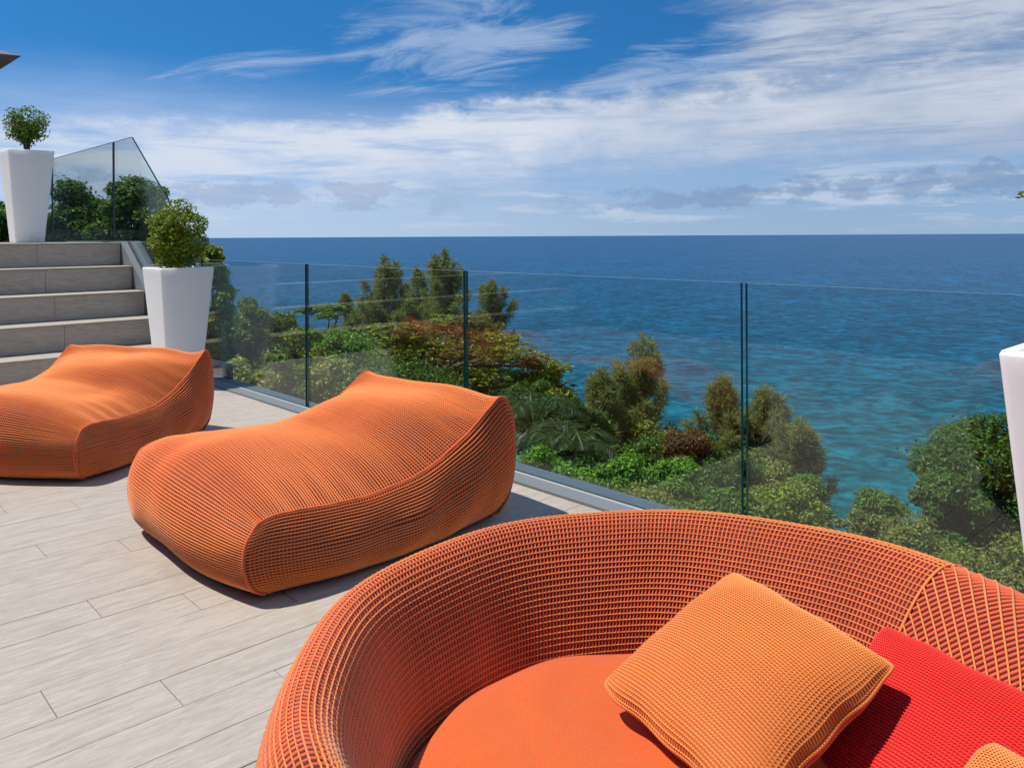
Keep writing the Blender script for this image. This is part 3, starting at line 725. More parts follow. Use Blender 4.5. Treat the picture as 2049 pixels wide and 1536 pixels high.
def build_lounger(name, label, loc, rotz, seed):
    r = np.random.default_rng(seed)
    L, Wd = 1.20, 0.98
    front, _ = spline([(0.12, 0.004), (0.040, 0.05), (0.008, 0.13), (0.016, 0.21), (0.055, 0.268)], 24)
    top, ltop = spline([(0.055, 0.268), (0.13, 0.284), (0.36, 0.268), (0.62, 0.275), (0.80, 0.318), (0.96, 0.39), (1.10, 0.468), (1.165, 0.502), (1.205, 0.492)], 90)
    back, _ = spline([(1.205, 0.492), (1.250, 0.40), (1.255, 0.22), (1.215, 0.08), (1.135, 0.004)], 34)
    loop = np.vstack([front, top[1:], back[1:]])
    d = np.r_[0, np.cumsum(np.linalg.norm(np.diff(loop, axis=0), axis=1))]; tot = d[-1]
    ns, ny = 150, 56
    s = np.linspace(0, tot, ns); E = np.stack([np.interp(s, d, loop[:, 0]), np.interp(s, d, loop[:, 1])], 1)
    tg = np.gradient(E, axis=0); nrm = np.stack([-tg[:, 1], tg[:, 0]], 1); nrm /= np.linalg.norm(nrm, axis=1, keepdims=True)
    eta = np.linspace(-1, 1, ny)
    infl = (1 - np.abs(eta) ** 2.6)
    amp = 0.085 * np.clip(np.sin(np.pi * np.clip(s / tot, 0, 1)), 0, 1) ** 0.35 + 0.050 * np.exp(-((E[:, 0] - 0.55) / 0.42) ** 2) * np.clip((E[:, 1] - 0.15) / 0.14, 0, 1) + 0.042 * np.exp(-((E[:, 0] - 0.86) / 0.20) ** 2) * np.clip((E[:, 1] - 0.15) / 0.14, 0, 1)
    amp = amp * np.where(E[:, 1] < 0.03, 0.15, 1.0)
    amp = np.convolve(np.r_[[amp[0]] * 6, amp, [amp[-1]] * 6], np.ones(13) / 13, 'valid')
    # less inflated along the backrest top so that its two corners stay pointed
    pk = np.exp(-((E[:, 0] - 1.17) / 0.13) ** 2) * (E[:, 1] > 0.3)
    amp = amp * (1 - 0.60 * pk)
    Y = Wd / 2 * (eta + 0.0)
    yw = 1 + 0.05 * np.sin(np.pi * np.clip(s / tot, 0, 1))[:, None] * 0 - 0.05 * (E[:, 1:2] < 0.02)
    P = np.zeros((ns, ny, 3))
    dent = sum(a_ * np.exp(-(((s[:, None] - s0_) / ws_) ** 2 + ((eta[None] - e0_) / we_) ** 2)) for a_, s0_, ws_, e0_, we_ in zip(r.uniform(-0.020, 0.014, 9), r.uniform(0.25, tot - 0.5, 9), r.uniform(0.07, 0.2, 9), r.uniform(-0.8, 0.8, 9), r.uniform(0.15, 0.4, 9)))
    wr = dent + 0.007 * np.sin(s[:, None] * 9 + eta[None] * 2.2 + seed) * (1 - eta[None] ** 2) + 0.005 * np.sin(s[:, None] * 4.1 - eta[None] * 5.0)*(1 - eta[None] ** 2)
    pucker = 0.0055 * np.sin(s[:, None] * 52 + 1.5 * np.sin(s[:, None] * 11)) * np.abs(eta[None]) ** 5 * (1 - np.abs(eta[None]) ** 18)
    off = amp[:, None] * infl[None] + wr + pucker
    P[..., 0] = E[:, 0][:, None] + nrm[:, 0][:, None] * off
    P[..., 2] = np.maximum(E[:, 1][:, None] + nrm[:, 1][:, None] * off, 0.003)
    P[..., 1] = Y[None] * yw
    P[..., 2] += (0.030 * pk[:, None] * np.abs(eta[None]) ** 9) - 0.0 * pk[:, None] * (1 - eta[None] ** 2)
    lift = 0.085 * ((eta[None] + 1) / 2) ** 1.1 * np.exp(-((E[:, 0][:, None] - 0.22) / 0.42) ** 2) * np.clip((E[:, 1][:, None] - 0.06) / 0.20, 0, 1)
    P[..., 2] += lift
    # rows of the weave are spread evenly over the real length of the stretched cover
    dl_ = np.r_[0, np.cumsum(np.linalg.norm(np.diff(P, axis=0), axis=2).mean(1))]; ev = np.linspace(0, dl_[-1], ns)
    Pw = np.stack([np.stack([np.interp(ev, dl_, P[:, j, k_]) for k_ in range(3)], 1) for j in range(ny)], 1)
    main = Surf(Pw, flip=False); tot_w = dl_[-1]
    if main.N[ns // 2, ny // 2, 2] < 0: main = Surf(Pw, flip=True)
    t = tag(empty(name, loc, rotz), label, 'lounger', 'orange woven beanbag loungers')
    parts_shell = [main.vf()]; ribs, cords = [], []
    a, b = weave(main, int(tot_w / 0.0112), int(Wd / 0.0110), 'b', 0.0036, 0.0031, 0.0022, 110, 120, 0.0, 3, 0.05); ribs.append(a); cords.append(b)
    pip = []
    for sg, col_i in ((-1, 0), (1, ny - 1)):
        seam = P[:, col_i, :]
        sf = seam[np.linspace(0, len(front) / len(loop) * ns, 26).astype(int)]
        i1 = int(np.argmin(np.abs(s - d[len(front) - 1]))); i2 = int(np.argmin(np.abs(s - d[len(front) + len(top) - 2])))
        fr_ = seam[:i1 + 1]; tp_ = seam[i1:i2 + 1]; bk_ = seam[i2:][::-1]
        rs = lambda q, n_: np.stack([np.interp(np.linspace(0, 1, n_), np.linspace(0, 1, len(q)), q[:, k]) for k in range(3)], 1)
        NA, NT_ = 90, 36
        d0, c1, d1 = rs(fr_, NT_), rs(tp_, NA), rs(bk_, NT_)
        c0 = np.linspace(d0[0], d1[0], NA)
        Q = coons(c0, c1, d0, d1)
        aa = np.linspace(0, 1, NA)[:, None]; t2 = np.linspace(0, 1, NT_)[None]
        bul = 0.100 * np.sin(np.pi * aa) ** 0.5 * np.sin(np.pi * np.clip(t2, 0, 1) ** 0.75) ** 0.8
        bul += 0.010 * np.sin(aa * 13 + t2 * 4 + seed) * np.sin(aa * 5 + 1) * np.sin(np.pi * t2) + 0.006 * np.sin(aa * 27 - t2 * 5 + seed) * np.sin(np.pi * t2) * np.sin(np.pi * aa)
        Q[..., 1] += sg * (bul - 0.035 * (1 - t2) ** 3)
        Q[..., 2] = np.maximum(Q[..., 2] - 0.02 * np.sin(np.pi * aa) * t2 ** 3 * 0, 0.003)
        sd_ = Surf(Q); 
        if sd_.N[NA // 2, NT_ // 2, 1] * sg < 0: sd_ = Surf(Q, flip=True)
        parts_shell.append(sd_.vf())
        x_, y_ = weave(sd_, 31, int(1.15 / 0.0110), 'a', 0.0036, 0.0035, 0.0026, 30, 120, 0.0, 3, 0.05)
        ribs.append(x_); cords.append(y_)
        nn = np.zeros_like(seam); nn[:, 1] = sg; nn[:, 2] = 0.5
        jag = seam + np.c_[np.zeros(ns), np.full(ns, sg * 0.001), 0.002 + 0.0015 * np.sin(s * 60) * np.sin(s * 23)]
        pip.append((jag, nn))
    V, F = join(parts_shell); cov = mk('cover', V, F, M['lshell'], t, smooth=True)
    V, F = join(ribs); tag(mk('rib_weave', V, F, M['lrib'], t, smooth=True), kind='stuff')
    V, F = join(cords); tag(mk('cord_weave', V, F, M['lcord'], t, smooth=True), kind='stuff')
    for q in pip:
        V, F = tubes([q], 0.0048, 6); mk('piping', V, F, M['piping'], cov, smooth=True)
    return t

# second lounger: nearly square to the glass; first one swung round towards the steps
def place_lounger(nf, ang, name, label, seed):
    """nf: near front corner (u,v); the local origin is at the middle of the front edge"""
    a = math.radians(ang); off = np.array([-math.sin(a), math.cos(a)]) * 0.49 - np.array([math.cos(a), math.sin(a)]) * 0.05
    o = build_lounger(name, label, (nf[0] + off[0], nf[1] + off[1], 0.001), a, seed)
    o.scale = (1.05, 1.03, 1.0); return o
place_lounger((1.235, 2.625), 2.5, 'beanbag_lounger', 'orange woven beanbag lounger in the middle, fully in view', 3)
l1 = place_lounger((1.195, 4.52), 35.0, 'beanbag_lounger', 'orange woven beanbag lounger in front of the steps, cut by the left edge', 5)
l1.scale = (0.99, 1.02, 1.0)

# ------------------------------------------------------------------ round sofa
SC = cf(0.325, 1.31, 0.0)
sofa = tag(empty('round_sofa', tuple(SC)), 'round low sofa in open orange weave with red shade inside', 'sofa')
prof = [(0.465, 0.27), (0.478, 0.34), (0.510, 0.430), (0.552, 0.512), (0.592, 0.562), (0.636, 0.583), (0.682, 0.560), (0.708, 0.488), (0.720, 0.38), (0.708, 0.25), (0.675, 0.11), (0.62, 0.015)]
pr, plen = spline(prof, 80)
SEAT_SHIFT = 0.070
AZ_F = math.atan2(FWD[1], FWD[0])       # azimuth of the far side of the sofa
def ring_patch(b0, b1, nb):
    """b: angle from the far point, positive to the right of the view"""
    bet = np.linspace(b0, b1, nb)
    Pp = np.zeros((nb, len(pr), 3))
    for i, be in enumerate(bet):
        w = 1.0 - 0.92 * (lambda q: q * q * (3 - 2 * q))(min(1, max(0, (abs(be) - math.radians(112)) / math.radians(50))))
        z = np.where(pr[:, 1] > 0.30, 0.30 + (pr[:, 1] - 0.30) * w, pr[:, 1])
        rr = pr[:, 0]
        a = AZ_F - be
        wob = 0.004 * math.sin(be * 9.0)
        inn = np.clip(1 - (np.arange(len(rr)) / len(rr)) / 0.42, 0, 1) ** 0.8 * SEAT_SHIFT      # the seat sits off centre
        Pp[i, :, 0] = (rr + wob) * math.cos(a) - RGT[0] * inn; Pp[i, :, 1] = (rr + wob) * math.sin(a) - RGT[1] * inn; Pp[i, :, 2] = z
    sfc = Surf(Pp)
    k = nb // 2; j = 30
    outw = Pp[k, 40]   # rim should face up
    if sfc.N[k, 36, 2] < 0: sfc = Surf(Pp, flip=True)
    return sfc
B_SEAM = math.radians(61)
pa = ring_patch(math.radians(-200), B_SEAM, 220); pb = ring_patch(B_SEAM, math.radians(160), 120)
V, F = join([pa.vf(), pb.vf()]); shell_o = mk('shell', V, F, M['shell'], sofa, smooth=True)
arcA = math.radians(261) * 0.62; arcB = math.radians(99) * 0.62
ra, ca = weave(pa, 82, int(arcA / 0.0096), 'a', 0.0039, 0.0020, 0.0026, 60, 420, 0.0006, 3, 0.06)
tag(mk('rib_weave', *ra, M['rib'], sofa, smooth=True), kind='stuff'); tag(mk('cord_weave', *ca, M['cord'], sofa, smooth=True), kind='stuff')
# the right arm panel: same yarn, weave turned through an angle and coarser
def diag(surf, w_a, w_b, ang, space, n_seg, lift, r_):
    lines = []; ca_, sa_ = math.cos(ang), math.sin(ang); D = math.hypot(w_a, w_b)
    for q in np.arange(-D, D, space):
        tt = np.linspace(-D, D, n_seg); A = w_a / 2 + tt * ca_ - q * sa_; Bq = w_b / 2 + tt * sa_ + q * ca_
        ok = (A >= 0) & (A <= w_a) & (Bq >= 0) & (Bq <= w_b)
        if ok.sum() < 3: continue
        p, n_ = surf.at(A[ok] / w_a, Bq[ok] / w_b); lines.append((p + n_ * lift, n_))
    return tubes(lines, r_, 4)
tag(mk('arm_rib_weave', *diag(pb, arcB, plen, math.radians(50), 0.0105, 240, 0.0, 0.0038), M['rib'], sofa, smooth=True), kind='stuff')
tag(mk('arm_cord_weave', *diag(pb, arcB, plen, math.radians(-40), 0.0195, 240, 0.0045, 0.0021), M['cord'], sofa, smooth=True), kind='stuff')
p_, n_ = pb.at(np.zeros(90), np.linspace(0, 1, 90))
mk('seam', *tubes([(p_ + n_ * 0.004, n_)], 0.0026, 6), M['cord'], shell_o, smooth=True)
# seat cushion
nr, na = 26, 120
cp = spline([(0.0, 0.372), (0.20, 0.370), (0.38, 0.362), (0.432, 0.350), (0.446, 0.325), (0.446, 0.25), (0.44, 0.22)], nr)[0]
V = []
for k in range(nr):
    a = np.arange(na) / na * 2 * math.pi
    V.append(np.c_[cp[k, 0] * np.cos(a), cp[k, 0] * np.sin(a), np.full(na, cp[k, 1]) + 0.005 * np.sin(3 * a + k * 0.2) * min(1, cp[k, 0] / 0.2) + 0.0025 * np.sin(11 * a + k * 0.7) * min(1, cp[k, 0] / 0.3) ** 3])
V = np.concatenate(V) - np.array([RGT[0], RGT[1], 0]) * SEAT_SHIFT
seat_o = mk('seat_cushion', V, grid_faces(nr, na, 0, True), M['seat'], sofa, smooth=True)
a = np.arange(na + 1) / na * 2 * math.pi
pq = np.c_[0.448 * np.cos(a), 0.448 * np.sin(a), np.full(na + 1, 0.318) + 0.003 * np.sin(5 * a)] - np.array([RGT[0], RGT[1], 0]) * SEAT_SHIFT
mk('piping', *tubes([(pq, np.tile([0, 0, 1.0], (na + 1, 1)))], 0.0045, 6), M['piping'], seat_o, smooth=True)
mk('seat_base', np.concatenate([np.c_[rr * np.cos(a[:-1]), rr * np.sin(a[:-1]), np.full(na, zz)] for rr, zz in ((0.475, 0.285), (0.01, 0.285))]) - np.array([RGT[0], RGT[1], 0]) * SEAT_SHIFT, grid_faces(2, na, 0, True), M['shell'], sofa)

# ------------------------------------------------------------------ pillows
def pillow(label, c0, e1, e2, half, thick, cm, rm, cords_n, group):
    """c0 centre, e1/e2 edge directions (world), half side"""
    e1 = unit(np.array(e1, float)); e2 = np.array(e2, float); e2 = unit(e2 - e1 * (e1 @ e2)); n = np.cross(e1, e2)
    if n[2] < 0: e1, e2 = e2, e1; n = -n
    t = tag(empty('scatter_pillow', tuple(c0)), label, 'pillow', group)
    Mx = Matrix(((e1[0], e2[0], n[0]), (e1[1], e2[1], n[1]), (e1[2], e2[2], n[2])))
    t.rotation_euler = Mx.to_euler()
    k = 44; g_ = np.linspace(-1, 1, k); A, B = np.meshgrid(g_, g_, indexing='ij')
    pinch = 1 - 0.055 * (1 - B ** 2) * np.abs(A) ** 3; pinch2 = 1 - 0.055 * (1 - A ** 2) * np.abs(B) ** 3
    rc_ = 1 - 0.055 * (A ** 2 * B ** 2) ** 3
    ewob = 0.0025 * np.sin(A * 11 + 1) * np.abs(B) ** 8 + 0.0025 * np.sin(B * 9 + 2) * np.abs(A) ** 8
    X = A * half * pinch * rc_ + ewob; Yy = B * half * pinch2 * rc_ + ewob
    H = thick / 2 * np.clip((1 - A ** 2) * (1 - B ** 2), 0, 1) ** 0.55
    H = H + 0.004 * np.sin(A * 5 + B * 3) * (1 - A ** 2) * (1 - B ** 2)
    up_s = Surf(np.stack([X, Yy, H], -1)); dn = Surf(np.stack([X, Yy, -H], -1), flip=True)
    V, F = join([up_s.vf(), dn.vf()]); cov = mk('cover', V, F, rm, t, smooth=True)
    rb, cd = [], []
    for sf in (up_s, dn):
        x_, y_ = weave(sf, cords_n, cords_n, 'b', half / cords_n * 0.62, half / cords_n * 0.52, half / cords_n * 0.55, 60, cords_n * 2 + 1, half / cords_n * 0.30, 3)
        rb.append(x_); cd.append(y_)
    tag(mk('rib_weave', *join(rb), rm, t, smooth=True), kind='stuff'); tag(mk('cord_weave', *join(cd), cm, t, smooth=True), kind='stuff')
    ed = np.r_[np.c_[X[:, 0], Yy[:, 0]], np.c_[X[-1, 1:], Yy[-1, 1:]], np.c_[X[::-1, -1][1:], Yy[::-1, -1][1:]], np.c_[X[0, ::-1][1:], Yy[0, ::-1][1:]]]
    q = np.c_[ed, np.zeros(len(ed))]
    mk('seam', *tubes([(q, np.tile([0, 0, 1.0], (len(q), 1)))], 0.0035, 6), rm, cov, smooth=True)
    return t
def dirv3(a, b): return b - a
tp = cf(0.455, 1.64, 0.560); lf_ = cf(0.165, 1.49, 0.420); rt = cf(0.632, 1.342, 0.530)
pillow('light orange knit pillow leaning in the middle of the sofa', (lf_ + rt) / 2, dirv3(tp, rt), dirv3(tp, lf_), 0.186, 0.160, M['pocord'], M['porib'], 62, 'pillows on the sofa')
a1 = cf(0.706, 1.55, 0.500); ee = cf(0.1846, -0.332, -0.008); dd_ = cf(-0.257, -0.142, -0.21)
pillow('bright red pillow tucked against the right arm of the sofa', a1 + (ee + dd_) / 2, ee, dd_, 0.190, 0.145, M['redcord'], M['red'], 64, 'pillows on the sofa')
b1 = cf(0.690, 1.185, 0.508); b2 = cf(0.855, 0.88, 0.48); b3 = cf(0.405, 1.00, 0.41)
pillow('light orange knit pillow mostly cut off at the bottom right corner', (b2 + b3) / 2, dirv3(b1, b2), dirv3(b1, b3), 0.188, 0.13, M['pocord'], M['porib'], 60, 'pillows on the sofa')

# ------------------------------------------------------------------ parasol on the upper terrace
um = tag(empty('parasol', (1.02, 13.5, LAND_Z)), 'grey square parasol on the upper terrace, only one corner in view', 'parasol')
hw, ze, za = 1.5, 2.42, 2.96
Vc, Fc = [], []
k = 9
for s in range(4):
    a0 = [(-1, -1), (1, -1), (1, 1), (-1, 1)][s]; a1_ = [(1, -1), (1, 1), (-1, 1), (-1, -1)][s]
    for i in range(k):
        t = i / (k - 1)
        for j in range(k):
            q = j / (k - 1); x = (a0[0] * (1 - q) + a1_[0] * q) * hw * t; y = (a0[1] * (1 - q) + a1_[1] * q) * hw * t
            sag = 0.05 * math.sin(math.pi * q) * t
            Vc.append((x * (1 - 0.03 * math.sin(math.pi * q)), y * (1 - 0.03 * math.sin(math.pi * q)), za + (ze - za) * t - sag * (0.4 if t < 1 else 0.4)))
    Fc += grid_faces(k, k, s * k * k).tolist()
ca_ = mk('canopy', Vc, [tuple(f) for f in Fc], M['canopy'], um, smooth=False)
so = ca_.modifiers.new('thickness', 'SOLIDIFY'); so.thickness = 0.012
mk('pole', *tubes([(np.array([(0, 0, 0.03), (0, 0, 1.3), (0, 0, za + 0.06)]), None)], 0.024, 12), M['metal'], um, smooth=True)
for sx, sy in ((-1, -1), (1, -1), (1, 1), (-1, 1)):
    mk('rib', *tubes([(np.array([(0, 0, za - 0.06), (sx * 0.75, sy * 0.75, (za + ze) / 2 - 0.045), (sx * 1.46, sy * 1.46, ze - 0.01)]), None)], 0.011, 6), M['metal'], ca_)
box('base_plate', -0.35, 0.35, -0.35, 0.35, 0.0, 0.06, M['metal'], um, 0.01)

# ------------------------------------------------------------------ vegetation
def limb(p0, p1, sag, n=8):
    mid = (p0 + p1) / 2 + np.array([rng.normal(0, 0.06), rng.normal(0, 0.06), sag]) * np.linalg.norm(p1 - p0)
    return spline([p0, mid, p1], n)[0]

def trunk_mesh(parent, base, top, r0, tips, mat, name='trunk'):
    q = spline([base, base * 0.5 + top * 0.5 + np.array([rng.normal(0, 0.05), rng.normal(0, 0.05), 0]) * np.linalg.norm(top - base), top], 10)[0]
    lines, rads = [(q, None)], [np.linspace(r0, r0 * 0.45, 10)]
    for tpt in tips:
        i = rng.integers(4, 10); l = limb(q[i], tpt, 0.05); lines.append((l, None)); rads.append(np.linspace(r0 * 0.4, r0 * 0.08, len(l)))
    V, F = tubes(lines, rads, 6); mk(name, V, F, mat, parent, smooth=True)

def broadleaf(label, x, ytop, depth, hw_px, rz=None, nclump=26, nleaf=9000, leaf=0.15, mat='leaf_mid', cat='tree', name='broadleaf_tree', group=None, flat=1.0, trunk=True, squash=1.0, seed=None):
    global rng
    rng = np.random.default_rng(seed if seed is not None else int(x * 7 + ytop * 3))
    rx = hw_px * depth / F_PX; rz = rz or rx * 0.85; nclump = int(nclump * 1.5)
    zt_ = zpos(x, ytop, depth); b = wpos(x, depth, 0); gz = float(ground_z(b[0], b[1])); b[2] = gz - 0.1
    cc = np.array([b[0], b[1], zt_ - rz])
    t = tag(empty(name, tuple(b)), label, cat, group)
    rc = rx * 0.29
    d = unit(rng.normal(size=(nclump, 3)) + [0, 0, 0.25]); rr = rng.uniform(0.35, 1.0, (nclump, 1)) ** 0.5
    C = d * rr * np.array([rx - rc * 0.6, rx - rc * 0.6, rz - rc * 0.5]); C[:, 2] = np.maximum(C[:, 2], -rz * 0.95)
    rcs = rc * rng.uniform(0.55, 1.35, nclump); nleaf = int(nleaf * 1.15); leaf = leaf * 0.92
    w = rcs ** 2 / (rcs ** 2).sum()
    idx = rng.choice(nclump, nleaf, p=w)
    dd = unit(rng.normal(size=(nleaf, 3)) + [0, 0, 0.15]); rad_ = rng.uniform(0.0, 1.0, (nleaf, 1)) ** 0.42 * np.where(rng.random((nleaf, 1)) < 0.14, rng.uniform(1.0, 1.6, (nleaf, 1)), 1.0)
    P = C[idx] + dd * rad_ * rcs[idx][:, None] * np.array([1, 1, 0.72 * squash])
    N = unit(dd * 0.75 + rng.normal(size=(nleaf, 3)) * 0.5 + [0, 0, 0.55])
    V, F = leaf_cards(P, N, leaf * rng.uniform(0.7, 1.3, nleaf), leaf * 0.52 * rng.uniform(0.8, 1.2, nleaf))
    cr = mk('crown' if cat == 'tree' else 'foliage', V, F, M[mat], t); cr.location = tuple(cc - b)
    if trunk:
        tips = [C[k] + (cc - b) for k in rng.choice(nclump, min(nclump, 12), replace=False)]
        trunk_mesh(t, np.zeros(3), cc - b - np.array([0, 0, rz * 0.25]), max(0.05, rx * 0.07), tips, M['bark'], 'trunk' if cat == 'tree' else 'stems')
    return t

def casuarina(label, x, ytop, depth, hw_px, nspray=150, mat='needle', crown_px=160):
    """loose upright plumes of fine drooping needles on a thin trunk"""
    global rng
    rng = np.random.default_rng(int(x * 5 + ytop))
    zt_ = zpos(x, ytop, depth); b = wpos(x, depth, 0); gz = float(ground_z(b[0], b[1])); b[2] = gz - 0.1
    Hh = zt_ - b[2]; rx = hw_px * depth / F_PX; ch = min(Hh * 0.85, crown_px * depth / F_PX)
    t = tag(empty('casuarina_tree', tuple(b)), label, 'tree', 'feathery casuarina trees above the sea')
    lines, rads, PP, NN, AL, LL = [], [], [], [], [], []
    tr = spline([(0, 0, 0), (rng.normal(0, .15), rng.normal(0, .15), Hh * 0.5), (rng.normal(0, .1), rng.normal(0, .1), Hh * 0.97)], 14)[0]
    lines.append((tr, None)); rads.append(np.linspace(max(0.09, Hh * 0.014), 0.012, 14))
    npl = max(10, nspray // 7)
    for k in range(npl):
        f = 0.0 if k == 0 else rng.uniform(0.0, 1.0) ** 1.15
        a = k * 2.4 + rng.normal(0, 0.4)
        z0 = max(0.3, Hh - ch * min(1.0, f + 0.34)); reach = rx * (0.42 + 0.75 * min(1, f * 2.2)) * rng.uniform(0.35, 1.15) * (k > 0)
        p0 = np.array([np.interp(z0, tr[:, 2], tr[:, 0]), np.interp(z0, tr[:, 2], tr[:, 1]), z0])
        ztip = Hh - ch * (0.05 + f) * rng.uniform(0.70, 1.0) * (k > 0)
        p1 = np.array([p0[0] + math.cos(a) * reach, p0[1] + math.sin(a) * reach, max(ztip, z0 + 0.12 * ch)])
        br = spline([p0, p0 * 0.5 + p1 * 0.5 + np.array([math.cos(a), math.sin(a), -0.4]) * reach * 0.18, p1], 12)[0]
        lines.append((br, None)); rads.append(np.linspace(0.03, 0.005, 12))
        pw_ = rx * rng.uniform(0.24, 0.42); ntf = 90
        tt = rng.uniform(0.10, 1.0, ntf); ii = np.minimum(10, (tt * 11).astype(int)); q = br[ii] + (br[np.minimum(11, ii + 1)] - br[ii]) * rng.random((ntf, 1))
        lat = unit(rng.normal(size=(ntf, 3)) * [1, 1, 0.5]) * (pw_ * (1.05 - tt ** 1.5) * rng.uniform(0.1, 1.0, ntf) ** 0.7)[:, None]
        q = q + lat
        for m_ in range(6):
            al = unit(unit(lat + 1e-6) * 0.55 + rng.normal(size=(ntf, 3)) * 0.40 + [0, 0, 0.42])
            L_ = rng.uniform(0.22, 0.55, ntf)
            PP.append(q + al * L_[:, None] * 0.4); AL.append(al); LL.append(L_)
            NN.append(unit(np.cross(al, rng.normal(size=(ntf, 3)))))
    P = np.concatenate(PP); V, F = leaf_cards(P, np.concatenate(NN), np.concatenate(LL) * (0.8 + depth / 110), 0.014 + depth * 0.00055, fold=0.18, along=np.concatenate(AL) * 3)
    mk('crown', V, F, M[mat], t)
    V, F = tubes(lines, rads, 5); mk('trunk', V, F, M['bark'], t)
    return t

def almond(label, x, ytop, depth, hw_px, h_px, tiers, npad, nleaf, mats, seed):
    """tiered crown of flat leafy pads"""
    global rng
    rng = np.random.default_rng(seed)
    rx = hw_px * depth / F_PX; hh = h_px * depth / F_PX
    zt_ = zpos(x, ytop, depth); b = wpos(x, depth, 0); b[2] = float(ground_z(b[0], b[1])) - 0.1
    t = tag(empty('tiered_tree', tuple(b)), label, 'tree')
    tips = []; top_z = zt_ - b[2]
    buckets = {m_: [] for m_ in mats}
    for k in range(npad):
        f = (k + 0.5) / npad
        tier = round(f * (tiers - 1)) / max(1, tiers - 1) + rng.normal(0, 0.05)
        rmax = rx * (0.45 + 0.55 * min(1, tier * 1.6 + 0.15))
        a = rng.uniform(0, 2 * math.pi); r_ = rmax * rng.uniform(0.15, 1.0) ** 0.6
        c_ = np.array([math.cos(a) * r_, math.sin(a) * r_, top_z - hh * min(1, max(0.02, tier)) - 0.10 * r_])
        tips.append(c_)
        pr_ = rx * rng.uniform(0.16, 0.28); nl = nleaf // npad
        # rosettes of big leaves at twig ends
        nro = max(6, nl // 9); ro = c_ + unit(rng.normal(size=(nro, 3))) * (rng.uniform(0, 1, (nro, 1)) ** 0.5) * np.array([pr_, pr_, pr_ * 0.28])
        ii = np.repeat(np.arange(nro), 9); aa = rng.uniform(0, 2 * math.pi, len(ii))
        dl = np.stack([np.cos(aa), np.sin(aa), rng.uniform(0.05, 0.5, len(ii))], 1)
        lf0 = 0.17
        P = ro[ii] + unit(dl) * lf0 * 0.55
        N = unit(np.array([0, 0, 1.0]) + rng.normal(size=P.shape) * 0.35 - dl * 0.2)
        m_ = mats[0] if (tier < 0.40 and rng.random() < 0.50) or rng.random() < 0.10 else mats[1]
        buckets[m_].append((P, N, dl))
    for m_, L_ in buckets.items():
        if not L_: continue
        P = np.concatenate([q[0] for q in L_]); N = np.concatenate([q[1] for q in L_]); A = np.concatenate([q[2] for q in L_])
        V, F = leaf_cards(P, N, 0.20 * rng.uniform(0.7, 1.25, len(P)), 0.095 * rng.uniform(0.8, 1.2, len(P)), along=A * 3)
        o = mk('crown', V, F, M[m_], t)
        if m_ == 'leaf_reflection': o['label'] = 'upper leaves tinted russet by the painted reflection of the loungers'
    trunk_mesh(t, np.zeros(3), np.array([0, 0, top_z - hh * 0.5]), 0.22, [tips[i] for i in range(0, len(tips), 2)], M['bark'])
    return t

def palm(label, x, ytop, depth, length, nfr, seed):
    global rng
    rng = np.random.default_rng(seed)
    b = wpos(x, depth, 0); b[2] = float(ground_z(b[0], b[1])) - 0.1; zt_ = zpos(x, ytop, depth) - b[2]
    t = tag(empty('palm_tree', tuple(b)), label, 'palm'); hz_ = zt_ - length * 0.55
    mk('trunk', *tubes([(spline([(0, 0, 0), (0.1, 0.05, hz_ * 0.5), (0.05, 0, hz_)], 12)[0], None)], 0.12, 8), M['palebark'], t, smooth=True)
    for k in range(nfr):
        a = k / nfr * 2 * math.pi + rng.normal(0, 0.2); e = rng.uniform(0.1, 1.25)
        d = np.array([math.cos(a), math.sin(a), 0])
        p0 = np.array([0.05, 0, hz_]); p1 = p0 + d * length * 0.5 * math.cos(e * 0.8) + [0, 0, length * 0.48 * math.sin(e)]
        p2 = p0 + d * length * (0.55 + 0.35 * math.cos(e)) + [0, 0, length * (0.62 * math.sin(e) - 0.28)]
        q = spline([p0, p1, p2], 30)[0]; tg = unit(np.gradient(q, axis=0)); sd_ = unit(np.cross(tg, [0, 0, 1.0]))
        Vt, Ft = tubes([(q, None)], [np.linspace(0.03, 0.006, 30)], 4)
        lv, lf2 = [], []
        for i in range(3, 30):
            ll = length * 0.30 * math.sin(math.pi * min(1, 0.12 + i / 33)) + 0.04
            for sg in (-1, 1):
                for sub in (0, 0.5):
                    base_ = q[i] + (tg[i] * length / 30 * sub); dr = unit(sd_[i] * sg + tg[i] * 0.75 + rng.normal(size=3) * 0.12 + np.array([0, 0, -0.35 - 0.25 * rng.random()]))
                    wv = np.cross(dr, np.cross(sd_[i], tg[i])) * 0.011; o_ = len(lv)
                    mid = base_ + dr * ll * 0.45; tipp = base_ + dr * ll + np.array([0, 0, -0.10 * ll])
                    lv += [base_, mid + wv, tipp, mid - wv]; lf2.append((o_, o_ + 1, o_ + 2, o_ + 3))
        V, F = join([(Vt, Ft), (np.array(lv), np.array(lf2))])
        mk('frond', V, F, M['frond'], t)
    return t

